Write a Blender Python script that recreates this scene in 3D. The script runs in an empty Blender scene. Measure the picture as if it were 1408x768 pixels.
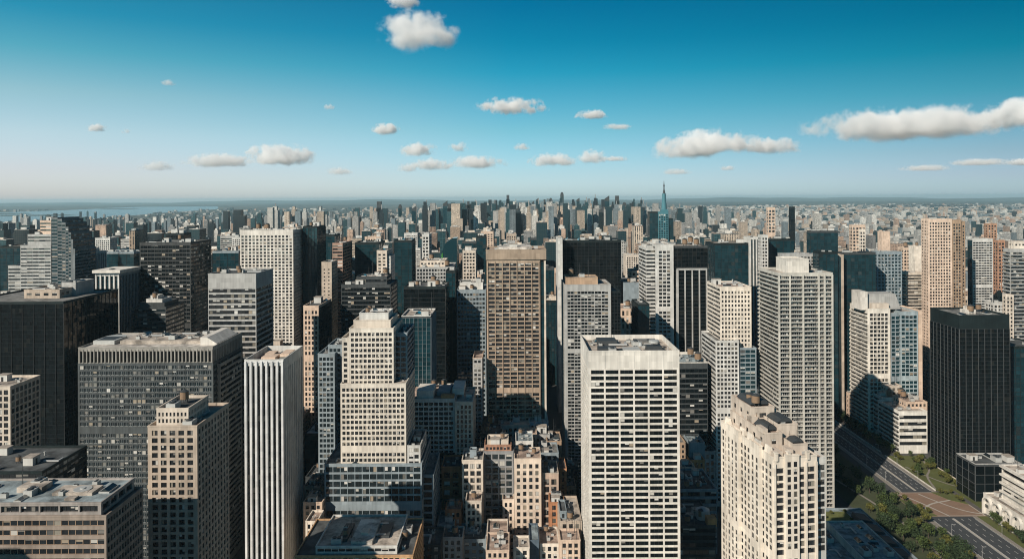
import bpy, math, random
import numpy as np
from mathutils import Vector

# ------------------------------------------------------------------ camera, sky, sun, exposure
SC = bpy.context.scene
COL = SC.collection
CAM_H, F_PX, CX, HZ, ROLL = 260.0, 1000.0, 704.0, 272.0, 0.0055
cam_data = bpy.data.cameras.new('camera')
cam_data.sensor_width = 36.0
cam_data.lens = 36.0 * F_PX / 1408.0
cam_data.shift_y = -(384.0 - HZ) / 1408.0
cam_data.clip_start, cam_data.clip_end = 1.0, 250000.0
cam = bpy.data.objects.new('camera', cam_data)
COL.objects.link(cam)
cam.location = (0, 0, CAM_H)
cam.rotation_euler = (math.radians(90), ROLL, 0)
SC.camera = cam

SUN_EL, SUN_AZ = math.radians(31.0), math.radians(39.0)     # azimuth: angle from straight behind the camera towards the left
S_DIR = Vector((-math.sin(SUN_AZ) * math.cos(SUN_EL), -math.cos(SUN_AZ) * math.cos(SUN_EL), math.sin(SUN_EL)))
sun_data = bpy.data.lights.new('sun', 'SUN')
sun_data.energy, sun_data.angle, sun_data.color = 4.6, math.radians(0.5), (1.0, 0.90, 0.775)
sun = bpy.data.objects.new('sun', sun_data)
COL.objects.link(sun)
sun.rotation_euler = S_DIR.to_track_quat('Z', 'Y').to_euler()
sun.location = S_DIR * 2000

W = bpy.data.worlds.new('World')
SC.world = W
W.use_nodes = True
wn, wl = W.node_tree.nodes, W.node_tree.links
wn.clear()
w_out = wn.new('ShaderNodeOutputWorld')
w_bg = wn.new('ShaderNodeBackground')
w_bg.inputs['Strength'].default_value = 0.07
w_sky = wn.new('ShaderNodeTexSky')
w_sky.sky_type = 'NISHITA'
w_sky.sun_disc = False
w_sky.sun_elevation = SUN_EL
w_sky.sun_rotation = math.atan2(S_DIR.x, S_DIR.y)
w_sky.altitude = 200
w_sky.air_density, w_sky.dust_density, w_sky.ozone_density = 1.0, 0.6, 2.0
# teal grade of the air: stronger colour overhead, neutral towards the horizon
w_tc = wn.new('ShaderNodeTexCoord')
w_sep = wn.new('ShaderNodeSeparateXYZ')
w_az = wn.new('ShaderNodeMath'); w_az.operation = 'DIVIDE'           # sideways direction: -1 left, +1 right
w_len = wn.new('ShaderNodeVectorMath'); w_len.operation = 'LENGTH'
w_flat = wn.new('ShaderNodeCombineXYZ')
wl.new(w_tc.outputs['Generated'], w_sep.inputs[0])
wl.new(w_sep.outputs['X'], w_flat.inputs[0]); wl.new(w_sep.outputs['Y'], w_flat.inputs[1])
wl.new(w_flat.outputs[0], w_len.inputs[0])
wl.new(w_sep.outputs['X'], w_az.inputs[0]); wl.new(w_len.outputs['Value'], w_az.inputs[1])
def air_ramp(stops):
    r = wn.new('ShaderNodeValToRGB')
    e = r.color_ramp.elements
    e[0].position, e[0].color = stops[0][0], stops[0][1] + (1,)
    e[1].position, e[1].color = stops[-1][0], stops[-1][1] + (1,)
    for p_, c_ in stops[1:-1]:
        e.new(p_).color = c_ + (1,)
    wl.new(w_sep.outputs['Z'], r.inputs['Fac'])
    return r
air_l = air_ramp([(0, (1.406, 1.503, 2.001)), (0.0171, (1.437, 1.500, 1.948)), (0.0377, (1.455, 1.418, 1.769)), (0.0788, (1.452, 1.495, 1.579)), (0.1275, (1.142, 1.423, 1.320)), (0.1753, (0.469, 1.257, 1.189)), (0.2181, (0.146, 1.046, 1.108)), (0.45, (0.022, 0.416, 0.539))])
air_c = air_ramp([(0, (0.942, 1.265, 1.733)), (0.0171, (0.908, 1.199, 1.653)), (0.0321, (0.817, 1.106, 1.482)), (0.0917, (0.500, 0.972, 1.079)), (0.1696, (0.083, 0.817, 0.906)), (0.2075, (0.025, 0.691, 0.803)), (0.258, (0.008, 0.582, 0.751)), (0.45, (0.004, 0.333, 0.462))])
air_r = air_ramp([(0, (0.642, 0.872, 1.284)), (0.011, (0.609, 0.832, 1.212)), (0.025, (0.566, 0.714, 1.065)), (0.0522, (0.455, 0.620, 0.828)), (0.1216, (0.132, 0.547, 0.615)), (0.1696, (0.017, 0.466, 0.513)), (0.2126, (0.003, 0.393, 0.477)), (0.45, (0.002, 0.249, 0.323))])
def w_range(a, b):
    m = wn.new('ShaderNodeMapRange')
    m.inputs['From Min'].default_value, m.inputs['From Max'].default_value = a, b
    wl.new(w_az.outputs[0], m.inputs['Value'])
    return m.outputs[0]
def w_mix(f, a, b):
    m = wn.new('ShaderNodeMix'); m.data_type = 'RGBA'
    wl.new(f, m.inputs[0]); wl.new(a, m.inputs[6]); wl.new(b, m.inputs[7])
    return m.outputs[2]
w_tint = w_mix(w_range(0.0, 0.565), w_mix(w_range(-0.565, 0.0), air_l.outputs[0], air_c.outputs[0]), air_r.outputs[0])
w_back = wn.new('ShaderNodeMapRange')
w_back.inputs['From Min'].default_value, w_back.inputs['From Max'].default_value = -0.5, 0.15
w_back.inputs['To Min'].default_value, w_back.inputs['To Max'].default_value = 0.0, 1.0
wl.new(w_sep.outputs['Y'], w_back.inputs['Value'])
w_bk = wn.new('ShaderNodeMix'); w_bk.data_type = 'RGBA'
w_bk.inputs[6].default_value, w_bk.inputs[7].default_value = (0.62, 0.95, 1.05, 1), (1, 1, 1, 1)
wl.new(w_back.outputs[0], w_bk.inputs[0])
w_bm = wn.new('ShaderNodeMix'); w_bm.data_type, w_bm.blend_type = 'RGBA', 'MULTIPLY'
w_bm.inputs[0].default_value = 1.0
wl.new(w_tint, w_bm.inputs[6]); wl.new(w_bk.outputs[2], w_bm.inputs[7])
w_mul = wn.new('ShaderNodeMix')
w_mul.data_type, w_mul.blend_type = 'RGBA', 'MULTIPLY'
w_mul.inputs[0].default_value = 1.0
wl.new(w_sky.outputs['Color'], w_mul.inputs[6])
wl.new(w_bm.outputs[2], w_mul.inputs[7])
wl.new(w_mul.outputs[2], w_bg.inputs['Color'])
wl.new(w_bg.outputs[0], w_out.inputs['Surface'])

SC.view_settings.view_transform = 'Standard'
SC.view_settings.look = 'None'
SC.view_settings.exposure = 0.35
SC.view_settings.gamma = 1.0
SC.view_settings.use_curve_mapping = False
SC.cycles.max_bounces = 16
SC.cycles.diffuse_bounces = 2
SC.cycles.glossy_bounces = 3
SC.cycles.transmission_bounces = 2
SC.cycles.transparent_max_bounces = 6
SC.cycles.volume_bounces = 11
SC.cycles.use_denoising = True
SC.cycles.denoiser = 'OPENIMAGEDENOISE'
SC.cycles.denoising_input_passes = 'RGB_ALBEDO_NORMAL'
SC.cycles.denoising_prefilter = 'ACCURATE'
SC.cycles.filter_width = 1.1
SC.cycles.use_adaptive_sampling = True
SC.cycles.adaptive_threshold = 0.008
SC.cycles.caustics_reflective = False
SC.cycles.caustics_refractive = False

R = random.Random(20)
NR = np.random.RandomState(5)

# ------------------------------------------------------------------ materials
def new_mat(name):
    m = bpy.data.materials.new(name)
    m.use_nodes = True
    nt = m.node_tree
    return m, nt.nodes, nt.links, nt.nodes['Principled BSDF']

def mathn(n, l, op, a, b=None, c=None, clamp=False):
    x = n.new('ShaderNodeMath')
    x.operation = op
    x.use_clamp = clamp
    for i, v in enumerate((a, b, c)):
        if v is None:
            continue
        if isinstance(v, (int, float)):
            x.inputs[i].default_value = v
        else:
            l.new(v, x.inputs[i])
    return x.outputs[0]

def mixc(n, l, f, a, b, mode='MIX'):
    x = n.new('ShaderNodeMix')
    x.data_type, x.blend_type = 'RGBA', mode
    for i, v in ((0, f), (6, a), (7, b)):
        if isinstance(v, (int, float)):
            x.inputs[i].default_value = v
        elif isinstance(v, tuple):
            x.inputs[i].default_value = (v + (1,))[:4]
        else:
            l.new(v, x.inputs[i])
    return x.outputs[2]

_cache = {}
def wall_mat(col, var=0.16, rough=0.85):
    """painted or stone wall: big stains, rain streaks, fine grain"""
    key = ('wall', col, var)
    if key in _cache:
        return _cache[key]
    m, n, l, b = new_mat('wall_' + '_'.join('%d' % int(c * 100) for c in col))
    tc = n.new('ShaderNodeTexCoord')
    mp = n.new('ShaderNodeMapping')
    mp.inputs['Scale'].default_value = (0.5, 0.5, 0.035)
    l.new(tc.outputs['Object'], mp.inputs[0])
    n1 = n.new('ShaderNodeTexNoise'); n1.inputs['Scale'].default_value = 1.0; n1.inputs['Detail'].default_value = 5
    l.new(mp.outputs[0], n1.inputs['Vector'])
    n2 = n.new('ShaderNodeTexNoise'); n2.inputs['Scale'].default_value = 0.05; n2.inputs['Detail'].default_value = 6
    l.new(tc.outputs['Object'], n2.inputs['Vector'])
    s = mathn(n, l, 'ADD', n1.outputs['Fac'], n2.outputs['Fac'])
    f = mathn(n, l, 'MULTIPLY_ADD', s, var * 5.5, 1.0 - var * 5.5)
    sp = n.new('ShaderNodeSeparateXYZ'); l.new(tc.outputs['Object'], sp.inputs[0])
    cv = n.new('ShaderNodeCombineXYZ')
    l.new(mathn(n, l, 'FLOOR', mathn(n, l, 'MULTIPLY', mathn(n, l, 'ADD', sp.outputs[0], sp.outputs[1]), 0.31)), cv.inputs[0])
    l.new(mathn(n, l, 'FLOOR', mathn(n, l, 'MULTIPLY', sp.outputs[2], 0.27)), cv.inputs[1])
    wn_ = n.new('ShaderNodeTexWhiteNoise'); wn_.noise_dimensions = '2D'; l.new(cv.outputs[0], wn_.inputs['Vector'])
    f = mathn(n, l, 'MULTIPLY', mathn(n, l, 'MAXIMUM', f, 0.35), mathn(n, l, 'MULTIPLY_ADD', wn_.outputs['Value'], 0.22, 0.87))
    cb = n.new('ShaderNodeCombineColor')
    for i in range(3):
        l.new(f, cb.inputs[i])
    l.new(mixc(n, l, 1.0, col, cb.outputs[0], 'MULTIPLY'), b.inputs['Base Color'])
    b.inputs['Roughness'].default_value = rough
    b.inputs['Specular IOR Level'].default_value = 0.25
    _cache[key] = m
    return m

def glass_mat(col=(0.012, 0.014, 0.016), blind=(0.26, 0.24, 0.20), share=0.13, rough=0.07, key='w', ior=1.8, tilt=0.05):
    """window glass; a share of the panes has a pale blind behind it"""
    k = ('glass', col, blind, share, rough)
    if k in _cache:
        return _cache[k]
    m, n, l, b = new_mat('window_glass_' + key)
    g = n.new('ShaderNodeNewGeometry')
    o = n.new('ShaderNodeObjectInfo')
    r = mathn(n, l, 'FRACT', mathn(n, l, 'ADD', mathn(n, l, 'MULTIPLY', g.outputs['Random Per Island'], 7.31), o.outputs['Random']))
    r2 = mathn(n, l, 'FRACT', mathn(n, l, 'MULTIPLY', r, 13.7))
    isb = mathn(n, l, 'LESS_THAN', r, share)
    dark = mixc(n, l, r2, col, tuple(c * 1.8 for c in col))
    bl = mixc(n, l, r2, tuple(c * 0.35 for c in blind), blind)
    l.new(mixc(n, l, isb, dark, bl), b.inputs['Base Color'])
    b.inputs['Roughness'].default_value = rough
    b.inputs['IOR'].default_value = ior
    nz = n.new('ShaderNodeTexNoise'); nz.inputs['Scale'].default_value = 0.35; nz.inputs['Detail'].default_value = 2
    tc = n.new('ShaderNodeTexCoord'); l.new(tc.outputs['Object'], nz.inputs['Vector'])
    bp = n.new('ShaderNodeBump'); bp.inputs['Strength'].default_value = 0.06; bp.inputs['Distance'].default_value = 0.2
    wv = n.new('ShaderNodeTexWhiteNoise'); wv.noise_dimensions = '1D'; l.new(r, wv.inputs['W'])
    sub = n.new('ShaderNodeVectorMath'); sub.operation = 'SUBTRACT'; l.new(wv.outputs['Color'], sub.inputs[0]); sub.inputs[1].default_value = (.5, .5, .5)
    scl = n.new('ShaderNodeVectorMath'); scl.operation = 'SCALE'; l.new(sub.outputs[0], scl.inputs[0]); scl.inputs['Scale'].default_value = tilt
    add = n.new('ShaderNodeVectorMath'); add.operation = 'ADD'; l.new(scl.outputs[0], add.inputs[0]); l.new(g.outputs['Normal'], add.inputs[1])
    nrm = n.new('ShaderNodeVectorMath'); nrm.operation = 'NORMALIZE'; l.new(add.outputs[0], nrm.inputs[0]); l.new(nrm.outputs[0], bp.inputs['Normal'])
    l.new(nz.outputs['Fac'], bp.inputs['Height']); l.new(bp.outputs[0], b.inputs['Normal'])
    _cache[k] = m
    return m

def roof_mat(col):
    k = ('roof', col)
    if k in _cache:
        return _cache[k]
    m, n, l, b = new_mat('roof_' + '_'.join('%d' % int(c * 100) for c in col))
    tc = n.new('ShaderNodeTexCoord')
    n1 = n.new('ShaderNodeTexNoise'); n1.inputs['Scale'].default_value = 0.12; n1.inputs['Detail'].default_value = 7; n1.inputs['Roughness'].default_value = 0.65
    l.new(tc.outputs['Object'], n1.inputs['Vector'])
    v = n.new('ShaderNodeTexVoronoi'); v.inputs['Scale'].default_value = 0.16; v.distance = 'CHEBYCHEV'
    l.new(tc.outputs['Object'], v.inputs['Vector'])
    hs = n.new('ShaderNodeSeparateColor'); l.new(v.outputs['Color'], hs.inputs[0])
    c1 = mixc(n, l, mathn(n, l, 'MULTIPLY', hs.outputs[0], 0.5), col, tuple(c * 0.55 for c in col))
    rp = n.new('ShaderNodeValToRGB')
    rp.color_ramp.elements[0].position = 0.38; rp.color_ramp.elements[0].color = (0.35, 0.34, 0.33, 1)
    rp.color_ramp.elements[1].position = 0.6; rp.color_ramp.elements[1].color = (1.05, 1.03, 1.0, 1)
    l.new(n1.outputs['Fac'], rp.inputs['Fac'])
    l.new(mixc(n, l, 1.0, c1, rp.outputs[0], 'MULTIPLY'), b.inputs['Base Color'])
    b.inputs['Roughness'].default_value = 0.92
    _cache[k] = m
    return m

def plain_mat(name, col, rough=0.6, metal=0.0, var=0.2, scale=0.6):
    k = ('plain', name)
    if k in _cache:
        return _cache[k]
    m, n, l, b = new_mat(name)
    tc = n.new('ShaderNodeTexCoord')
    nz = n.new('ShaderNodeTexNoise'); nz.inputs['Scale'].default_value = scale; nz.inputs['Detail'].default_value = 5
    l.new(tc.outputs['Object'], nz.inputs['Vector'])
    l.new(mixc(n, l, nz.outputs['Fac'], tuple(c * (1 - var) for c in col), tuple(min(1, c * (1 + var)) for c in col)), b.inputs['Base Color'])
    b.inputs['Roughness'].default_value = rough
    b.inputs['Metallic'].default_value = metal
    _cache[k] = m
    return m

# procedural facade for far buildings: per-face attributes give wall colour, glass colour, bay and storey size
def make_far_facade():
    m, n, l, b = new_mat('far_facade')
    at = n.new('ShaderNodeAttribute'); at.attribute_name = 'wall_col'
    ag = n.new('ShaderNodeAttribute'); ag.attribute_name = 'glass_col'
    ap = n.new('ShaderNodeAttribute'); ap.attribute_name = 'pattern'
    uv = n.new('ShaderNodeUVMap'); uv.uv_map = 'UVMap'
    s = n.new('ShaderNodeSeparateXYZ'); l.new(uv.outputs[0], s.inputs[0])
    ps = n.new('ShaderNodeSeparateColor'); l.new(ap.outputs['Color'], ps.inputs[0])
    fu = mathn(n, l, 'FRACT', s.outputs[0])
    fv = mathn(n, l, 'FRACT', s.outputs[1])
    iu = mathn(n, l, 'LESS_THAN', mathn(n, l, 'ABSOLUTE', mathn(n, l, 'SUBTRACT', fu, 0.5)), ps.outputs[0])
    iv = mathn(n, l, 'LESS_THAN', mathn(n, l, 'ABSOLUTE', mathn(n, l, 'SUBTRACT', fv, 0.5)), ps.outputs[1])
    win = mathn(n, l, 'MULTIPLY', iu, iv)
    wnz = n.new('ShaderNodeTexWhiteNoise'); wnz.noise_dimensions = '2D'
    cb = n.new('ShaderNodeCombineXYZ')
    l.new(mathn(n, l, 'FLOOR', s.outputs[0]), cb.inputs[0]); l.new(mathn(n, l, 'FLOOR', s.outputs[1]), cb.inputs[1])
    l.new(cb.outputs[0], wnz.inputs['Vector'])
    g2 = mixc(n, l, mathn(n, l, 'MULTIPLY', mathn(n, l, 'POWER', wnz.outputs['Value'], 3.0), 0.6), ag.outputs['Color'], at.outputs['Color'])
    tc = n.new('ShaderNodeTexCoord')
    nz = n.new('ShaderNodeTexNoise'); nz.inputs['Scale'].default_value = 0.04; nz.inputs['Detail'].default_value = 4
    l.new(tc.outputs['Object'], nz.inputs['Vector'])
    wc = mixc(n, l, mathn(n, l, 'MULTIPLY', nz.outputs['Fac'], 0.5), at.outputs['Color'], (0.05, 0.05, 0.05))
    l.new(mixc(n, l, win, wc, g2), b.inputs['Base Color'])
    l.new(mathn(n, l, 'MULTIPLY_ADD', win, -0.68, 0.85), b.inputs['Roughness'])
    return m
FAR = make_far_facade()

GLASS = glass_mat()
GLASS_T = glass_mat((0.010, 0.016, 0.019), (0.2, 0.2, 0.18), 0.08, 0.06, 'teal')
CURTAIN = glass_mat((0.004, 0.006, 0.007), (0.022, 0.025, 0.024), 0.04, 0.05, 'dark', 1.34, 0.018)
CURTAIN_T = glass_mat((0.006, 0.022, 0.028), (0.04, 0.06, 0.065), 0.06, 0.06, 'blue', 1.45, 0.02)
def blind_mat():
    m, n, l, b = new_mat('window_blind')
    g = n.new('ShaderNodeNewGeometry')
    rp = n.new('ShaderNodeValToRGB'); rp.color_ramp.interpolation = 'CONSTANT'
    e = rp.color_ramp.elements
    e[0].position, e[0].color = 0.0, (0.42, 0.40, 0.36, 1)
    e[1].position, e[1].color = 0.3, (0.16, 0.15, 0.135, 1)
    for q, c in ((0.55, (0.07, 0.072, 0.07, 1)), (0.75, (0.28, 0.23, 0.17, 1)), (0.88, (0.55, 0.53, 0.49, 1))):
        e.new(q).color = c
    l.new(g.outputs['Random Per Island'], rp.inputs['Fac'])
    l.new(rp.outputs[0], b.inputs['Base Color'])
    b.inputs['Roughness'].default_value = 0.5
    return m
BLIND = blind_mat()
FRAME_D = plain_mat('dark_metal', (0.012, 0.014, 0.015), 0.6, 0.0)
FRAME_L = plain_mat('light_metal', (0.42, 0.42, 0.41), 0.45, 0.2)
UNIT_M = plain_mat('painted_steel', (0.40, 0.40, 0.38), 0.55, 0.1, 0.3)
CHARCOAL = plain_mat('charcoal_mullion', (0.016, 0.018, 0.019), 0.7, 0.0, 0.2)
SLATE = plain_mat('slate_mullion', (0.075, 0.08, 0.082), 0.6, 0.0, 0.2)
UNIT_D = plain_mat('dark_steel', (0.035, 0.04, 0.043), 0.65, 0.0, 0.3)
TANK_M = plain_mat('tank_wood', (0.20, 0.13, 0.08), 0.8, 0.0, 0.3, 3.0)
R_PALE = roof_mat((0.52, 0.46, 0.40))
R_WHITE = roof_mat((0.66, 0.62, 0.57))
R_PINK = roof_mat((0.46, 0.35, 0.29))
R_GREY = roof_mat((0.24, 0.24, 0.23))
R_DARK = roof_mat((0.09, 0.10, 0.105))
R_BLUE = roof_mat((0.32, 0.39, 0.42))

WHITE = wall_mat((0.58, 0.545, 0.49), 0.12)
CREAM = wall_mat((0.63, 0.56, 0.475), 0.12)
CREAM2 = wall_mat((0.53, 0.46, 0.385), 0.14)
PEACH = wall_mat((0.55, 0.42, 0.325), 0.14)
TAN = wall_mat((0.40, 0.33, 0.265), 0.16)
BROWN = wall_mat((0.34, 0.24, 0.165), 0.16)
BRICK = wall_mat((0.36, 0.17, 0.09), 0.22)
GREY = wall_mat((0.34, 0.335, 0.32), 0.14)
LGREY = wall_mat((0.50, 0.49, 0.46), 0.14)
BLUEGREY = wall_mat((0.22, 0.26, 0.28), 0.14)
DGREY = wall_mat((0.05, 0.056, 0.058), 0.16)
BLACK = wall_mat((0.009, 0.016, 0.017), 0.2, 0.7)

# ------------------------------------------------------------------ mesh helpers
class MB:
    """collects quads (numpy) and polygons, builds ONE mesh object"""
    def __init__(s):
        s.v, s.q, s.m, s.p, s.n = [], [], [], [], 0
    def quads(s, v, q, mat=0):
        v = np.asarray(v, float).reshape(-1, 3); q = np.asarray(q, int).reshape(-1, 4)
        s.v.append(v); s.q.append(q + s.n)
        s.m.append(np.full(len(q), mat) if np.isscalar(mat) else np.asarray(mat))
        s.n += len(v)
    def poly(s, v, polys, mat=0):
        v = np.asarray(v, float).reshape(-1, 3)
        s.v.append(v)
        for p in polys:
            s.p.append(([i + s.n for i in p], mat))
        s.n += len(v)
    def boxes(s, b, mat=0, skip_bottom=False):
        """b: rows of x0,x1,y0,y1,z0,z1"""
        b = np.asarray(b, float).reshape(-1, 6)
        k = len(b)
        idx = [(0, 2, 4), (1, 2, 4), (1, 3, 4), (0, 3, 4), (0, 2, 5), (1, 2, 5), (1, 3, 5), (0, 3, 5)]
        v = np.stack([b[:, list(i)] for i in idx], 1)
        f = np.array([(3, 2, 1, 0), (4, 5, 6, 7), (0, 1, 5, 4), (1, 2, 6, 5), (2, 3, 7, 6), (3, 0, 4, 7)])
        if skip_bottom:
            f = f[1:]
        q = (f[None] + (np.arange(k) * 8)[:, None, None]).reshape(-1, 4)
        s.quads(v.reshape(-1, 3), q, mat)
    def box(s, x0, x1, y0, y1, z0, z1, mat=0):
        s.boxes([(x0, x1, y0, y1, z0, z1)], mat)
    def cyl(s, cx, cy, z0, z1, r0, r1=None, seg=12, mat=0):
        r1 = r0 if r1 is None else r1
        a = np.arange(seg) * 2 * math.pi / seg
        v = np.concatenate([np.stack([cx + r0 * np.cos(a), cy + r0 * np.sin(a), np.full(seg, z0)], 1),
                            np.stack([cx + r1 * np.cos(a), cy + r1 * np.sin(a), np.full(seg, z1)], 1)])
        s.poly(v, [(i, (i + 1) % seg, seg + (i + 1) % seg, seg + i) for i in range(seg)] + [tuple(range(seg, 2 * seg)), tuple(range(seg - 1, -1, -1))], mat)
    def prism(s, pts, y0, y1, mat=0):
        """polygon in the x-z plane pushed from y0 to y1"""
        k = len(pts)
        v = [(x, y0, z) for x, z in pts] + [(x, y1, z) for x, z in pts]
        s.poly(v, [tuple(range(k)), tuple(range(2 * k - 1, k - 1, -1))] + [(i, k + i, k + (i + 1) % k, (i + 1) % k) for i in range(k)], mat)
    def prismz(s, pts, z0, z1, mat=0):
        """plan polygon (counter-clockwise) raised from z0 to z1"""
        k = len(pts)
        v = [(x, y, z0) for x, y in pts] + [(x, y, z1) for x, y in pts]
        s.poly(v, [tuple(range(k - 1, -1, -1)), tuple(range(k, 2 * k))] + [(i, (i + 1) % k, k + (i + 1) % k, k + i) for i in range(k)], mat)
    def mesh(s, name, mats):
        v = np.concatenate(s.v)
        q = np.concatenate(s.q) if s.q else np.zeros((0, 4), int)
        qm = np.concatenate(s.m) if s.m else np.zeros(0, int)
        loops = np.concatenate([q.reshape(-1)] + [np.array(p, int) for p, _ in s.p])
        sizes = np.concatenate([np.full(len(q), 4), np.array([len(p) for p, _ in s.p], int)]).astype(int)
        pm = np.concatenate([qm, np.array([m for _, m in s.p], int)]).astype(int)
        me = bpy.data.meshes.new(name)
        me.vertices.add(len(v)); me.vertices.foreach_set('co', v.astype('f').reshape(-1))
        me.loops.add(len(loops)); me.loops.foreach_set('vertex_index', loops.astype('i'))
        me.polygons.add(len(sizes))
        me.polygons.foreach_set('loop_start', (np.cumsum(sizes) - sizes).astype('i'))
        me.polygons.foreach_set('material_index', pm.astype('i'))
        for m in (mats if isinstance(mats, (list, tuple)) else [mats]):
            me.materials.append(m)
        me.update(calc_edges=True)
        me.shade_flat()
        return me
    def build(s, name, mats, parent=None, loc=(0, 0, 0)):
        return link(name, s.mesh(name, mats), parent, loc)

def link(name, me, parent=None, loc=(0, 0, 0), rz=0.0, scale=None):
    o = bpy.data.objects.new(name, me)
    COL.objects.link(o)
    o.location = loc
    if rz:
        o.rotation_euler = (0, 0, rz)
    if scale is not None:
        o.scale = scale
    if parent is not None:
        o.parent = parent
    return o

def tag(o, label=None, cat=None, group=None, kind=None):
    if label: o['label'] = label
    if cat: o['category'] = cat
    if group: o['group'] = group
    if kind: o['kind'] = kind
    return o

def px(x, y, D):
    """pixel of the photograph -> world X and Z at distance D"""
    dx, dy = x - CX, y - HZ
    return (dx - ROLL * dy) * D / F_PX, CAM_H - (dy + ROLL * dx) * D / F_PX

def topx(X, Y, Z):
    dx, dy = X / Y * F_PX, (CAM_H - Z) / Y * F_PX
    return CX + dx + ROLL * dy, HZ + dy - ROLL * dx

# ------------------------------------------------------------------ roof equipment (shared meshes)
def unit_meshes():
    out = {}
    m = MB(); m.box(-1, 1, -0.75, 0.75, 0.15, 1.5, 0); m.box(-0.9, 0.9, -0.65, 0.65, 0, 0.15, 1)
    for cx in (-0.5, 0.5): m.cyl(cx, 0, 1.5, 1.68, 0.42, seg=10, mat=1)
    out['air_unit'] = m.mesh('air_unit', [UNIT_M, UNIT_D])
    m = MB(); m.box(-4, 4, -0.4, 0.4, 0.4, 1.1, 0); m.box(3.2, 4, 0.4, 4, 0.4, 1.1, 0)
    for x in (-3, 0, 3): m.box(x - 0.1, x + 0.1, -0.3, 0.3, 0, 0.4, 1)
    out['air_duct'] = m.mesh('air_duct', [FRAME_L, UNIT_D])
    m = MB(); m.box(-2.2, 2.2, -1.8, 1.8, 0, 2.9, 0); m.box(-2.4, 2.4, -2.0, 2.0, 2.9, 3.1, 1); m.box(-0.5, 0.5, -1.86, -1.8, 0, 2.1, 2)
    out['stair_house'] = m.mesh('stair_house', [LGREY, R_PALE, FRAME_D])
    m = MB(); m.cyl(0, 0, 1.6, 4.2, 1.5, 1.45, 14, 0); m.cyl(0, 0, 4.2, 5.0, 1.6, 0.1, 14, 1)
    for a in range(4): m.box(math.cos(a * 1.571 + .78) * 1.1 - .1, math.cos(a * 1.571 + .78) * 1.1 + .1, math.sin(a * 1.571 + .78) * 1.1 - .1, math.sin(a * 1.571 + .78) * 1.1 + .1, 0, 1.6, 1)
    out['water_tank'] = m.mesh('water_tank', [TANK_M, UNIT_D])
    m = MB(); m.cyl(0, 0, 0, 1.2, 0.22, seg=8); m.cyl(0, 0, 1.2, 1.45, 0.4, 0.35, 8)
    out['vent_pipe'] = m.mesh('vent_pipe', [UNIT_M])
    m = MB(); m.box(-1.8, 1.8, -2.4, 2.4, 0, 2.4, 0); m.cyl(0, -1.1, 2.4, 2.9, 1.0, seg=14, mat=1); m.cyl(0, 1.1, 2.4, 2.9, 1.0, seg=14, mat=1)
    out['cooling_tower'] = m.mesh('cooling_tower', [UNIT_M, UNIT_D])
    m = MB(); m.cyl(0, 0, 0, 9, 0.14, 0.05, 6); m.box(-0.7, 0.7, -.05, .05, 6.4, 6.5); m.box(-0.5, 0.5, -.05, .05, 7.4, 7.5)
    out['antenna'] = m.mesh('antenna', [UNIT_D])
    m = MB(); m.box(-1.6, 1.6, -2.6, 2.6, 0, 0.5, 0)
    m.poly([(-1.5, -2.5, .5), (1.5, -2.5, .5), (1.5, 2.5, .5), (-1.5, 2.5, .5), (0, -2.5, 1.3), (0, 2.5, 1.3)], [(0, 1, 4), (1, 2, 5, 4), (2, 3, 5), (3, 0, 4, 5)], 1)
    out['skylight'] = m.mesh('skylight', [UNIT_M, GLASS_T])
    return out
UNITS = unit_meshes()

# ------------------------------------------------------------------ facade styles
def st(kind='g', pitch=5.0, bay=6.0, ww=0.66, wh=0.58, rec=0.45, top=2.0, wall=None, glass=None, cols=None, fin=0.0, seg=1, ml=0.8, slab=0.0, mull=None):
    """kind: g grid of windows, r ribbon windows, v tall strips between fins, c curtain glass, k balconies, b blank.
    pitch and bay are storey height and bay width in photograph pixels, top is the blank band in pixels"""
    if kind in 'grk': ww, wh, rec = min(0.92, ww * 1.16), min(0.74, wh * 1.2), rec * 0.7
    return dict(kind=kind, pitch=pitch, bay=bay, ww=ww, wh=wh, rec=rec, top=top, wall=wall, glass=glass, cols=cols, fin=fin, seg=seg, ml=ml, slab=slab, mull=mull)

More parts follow.
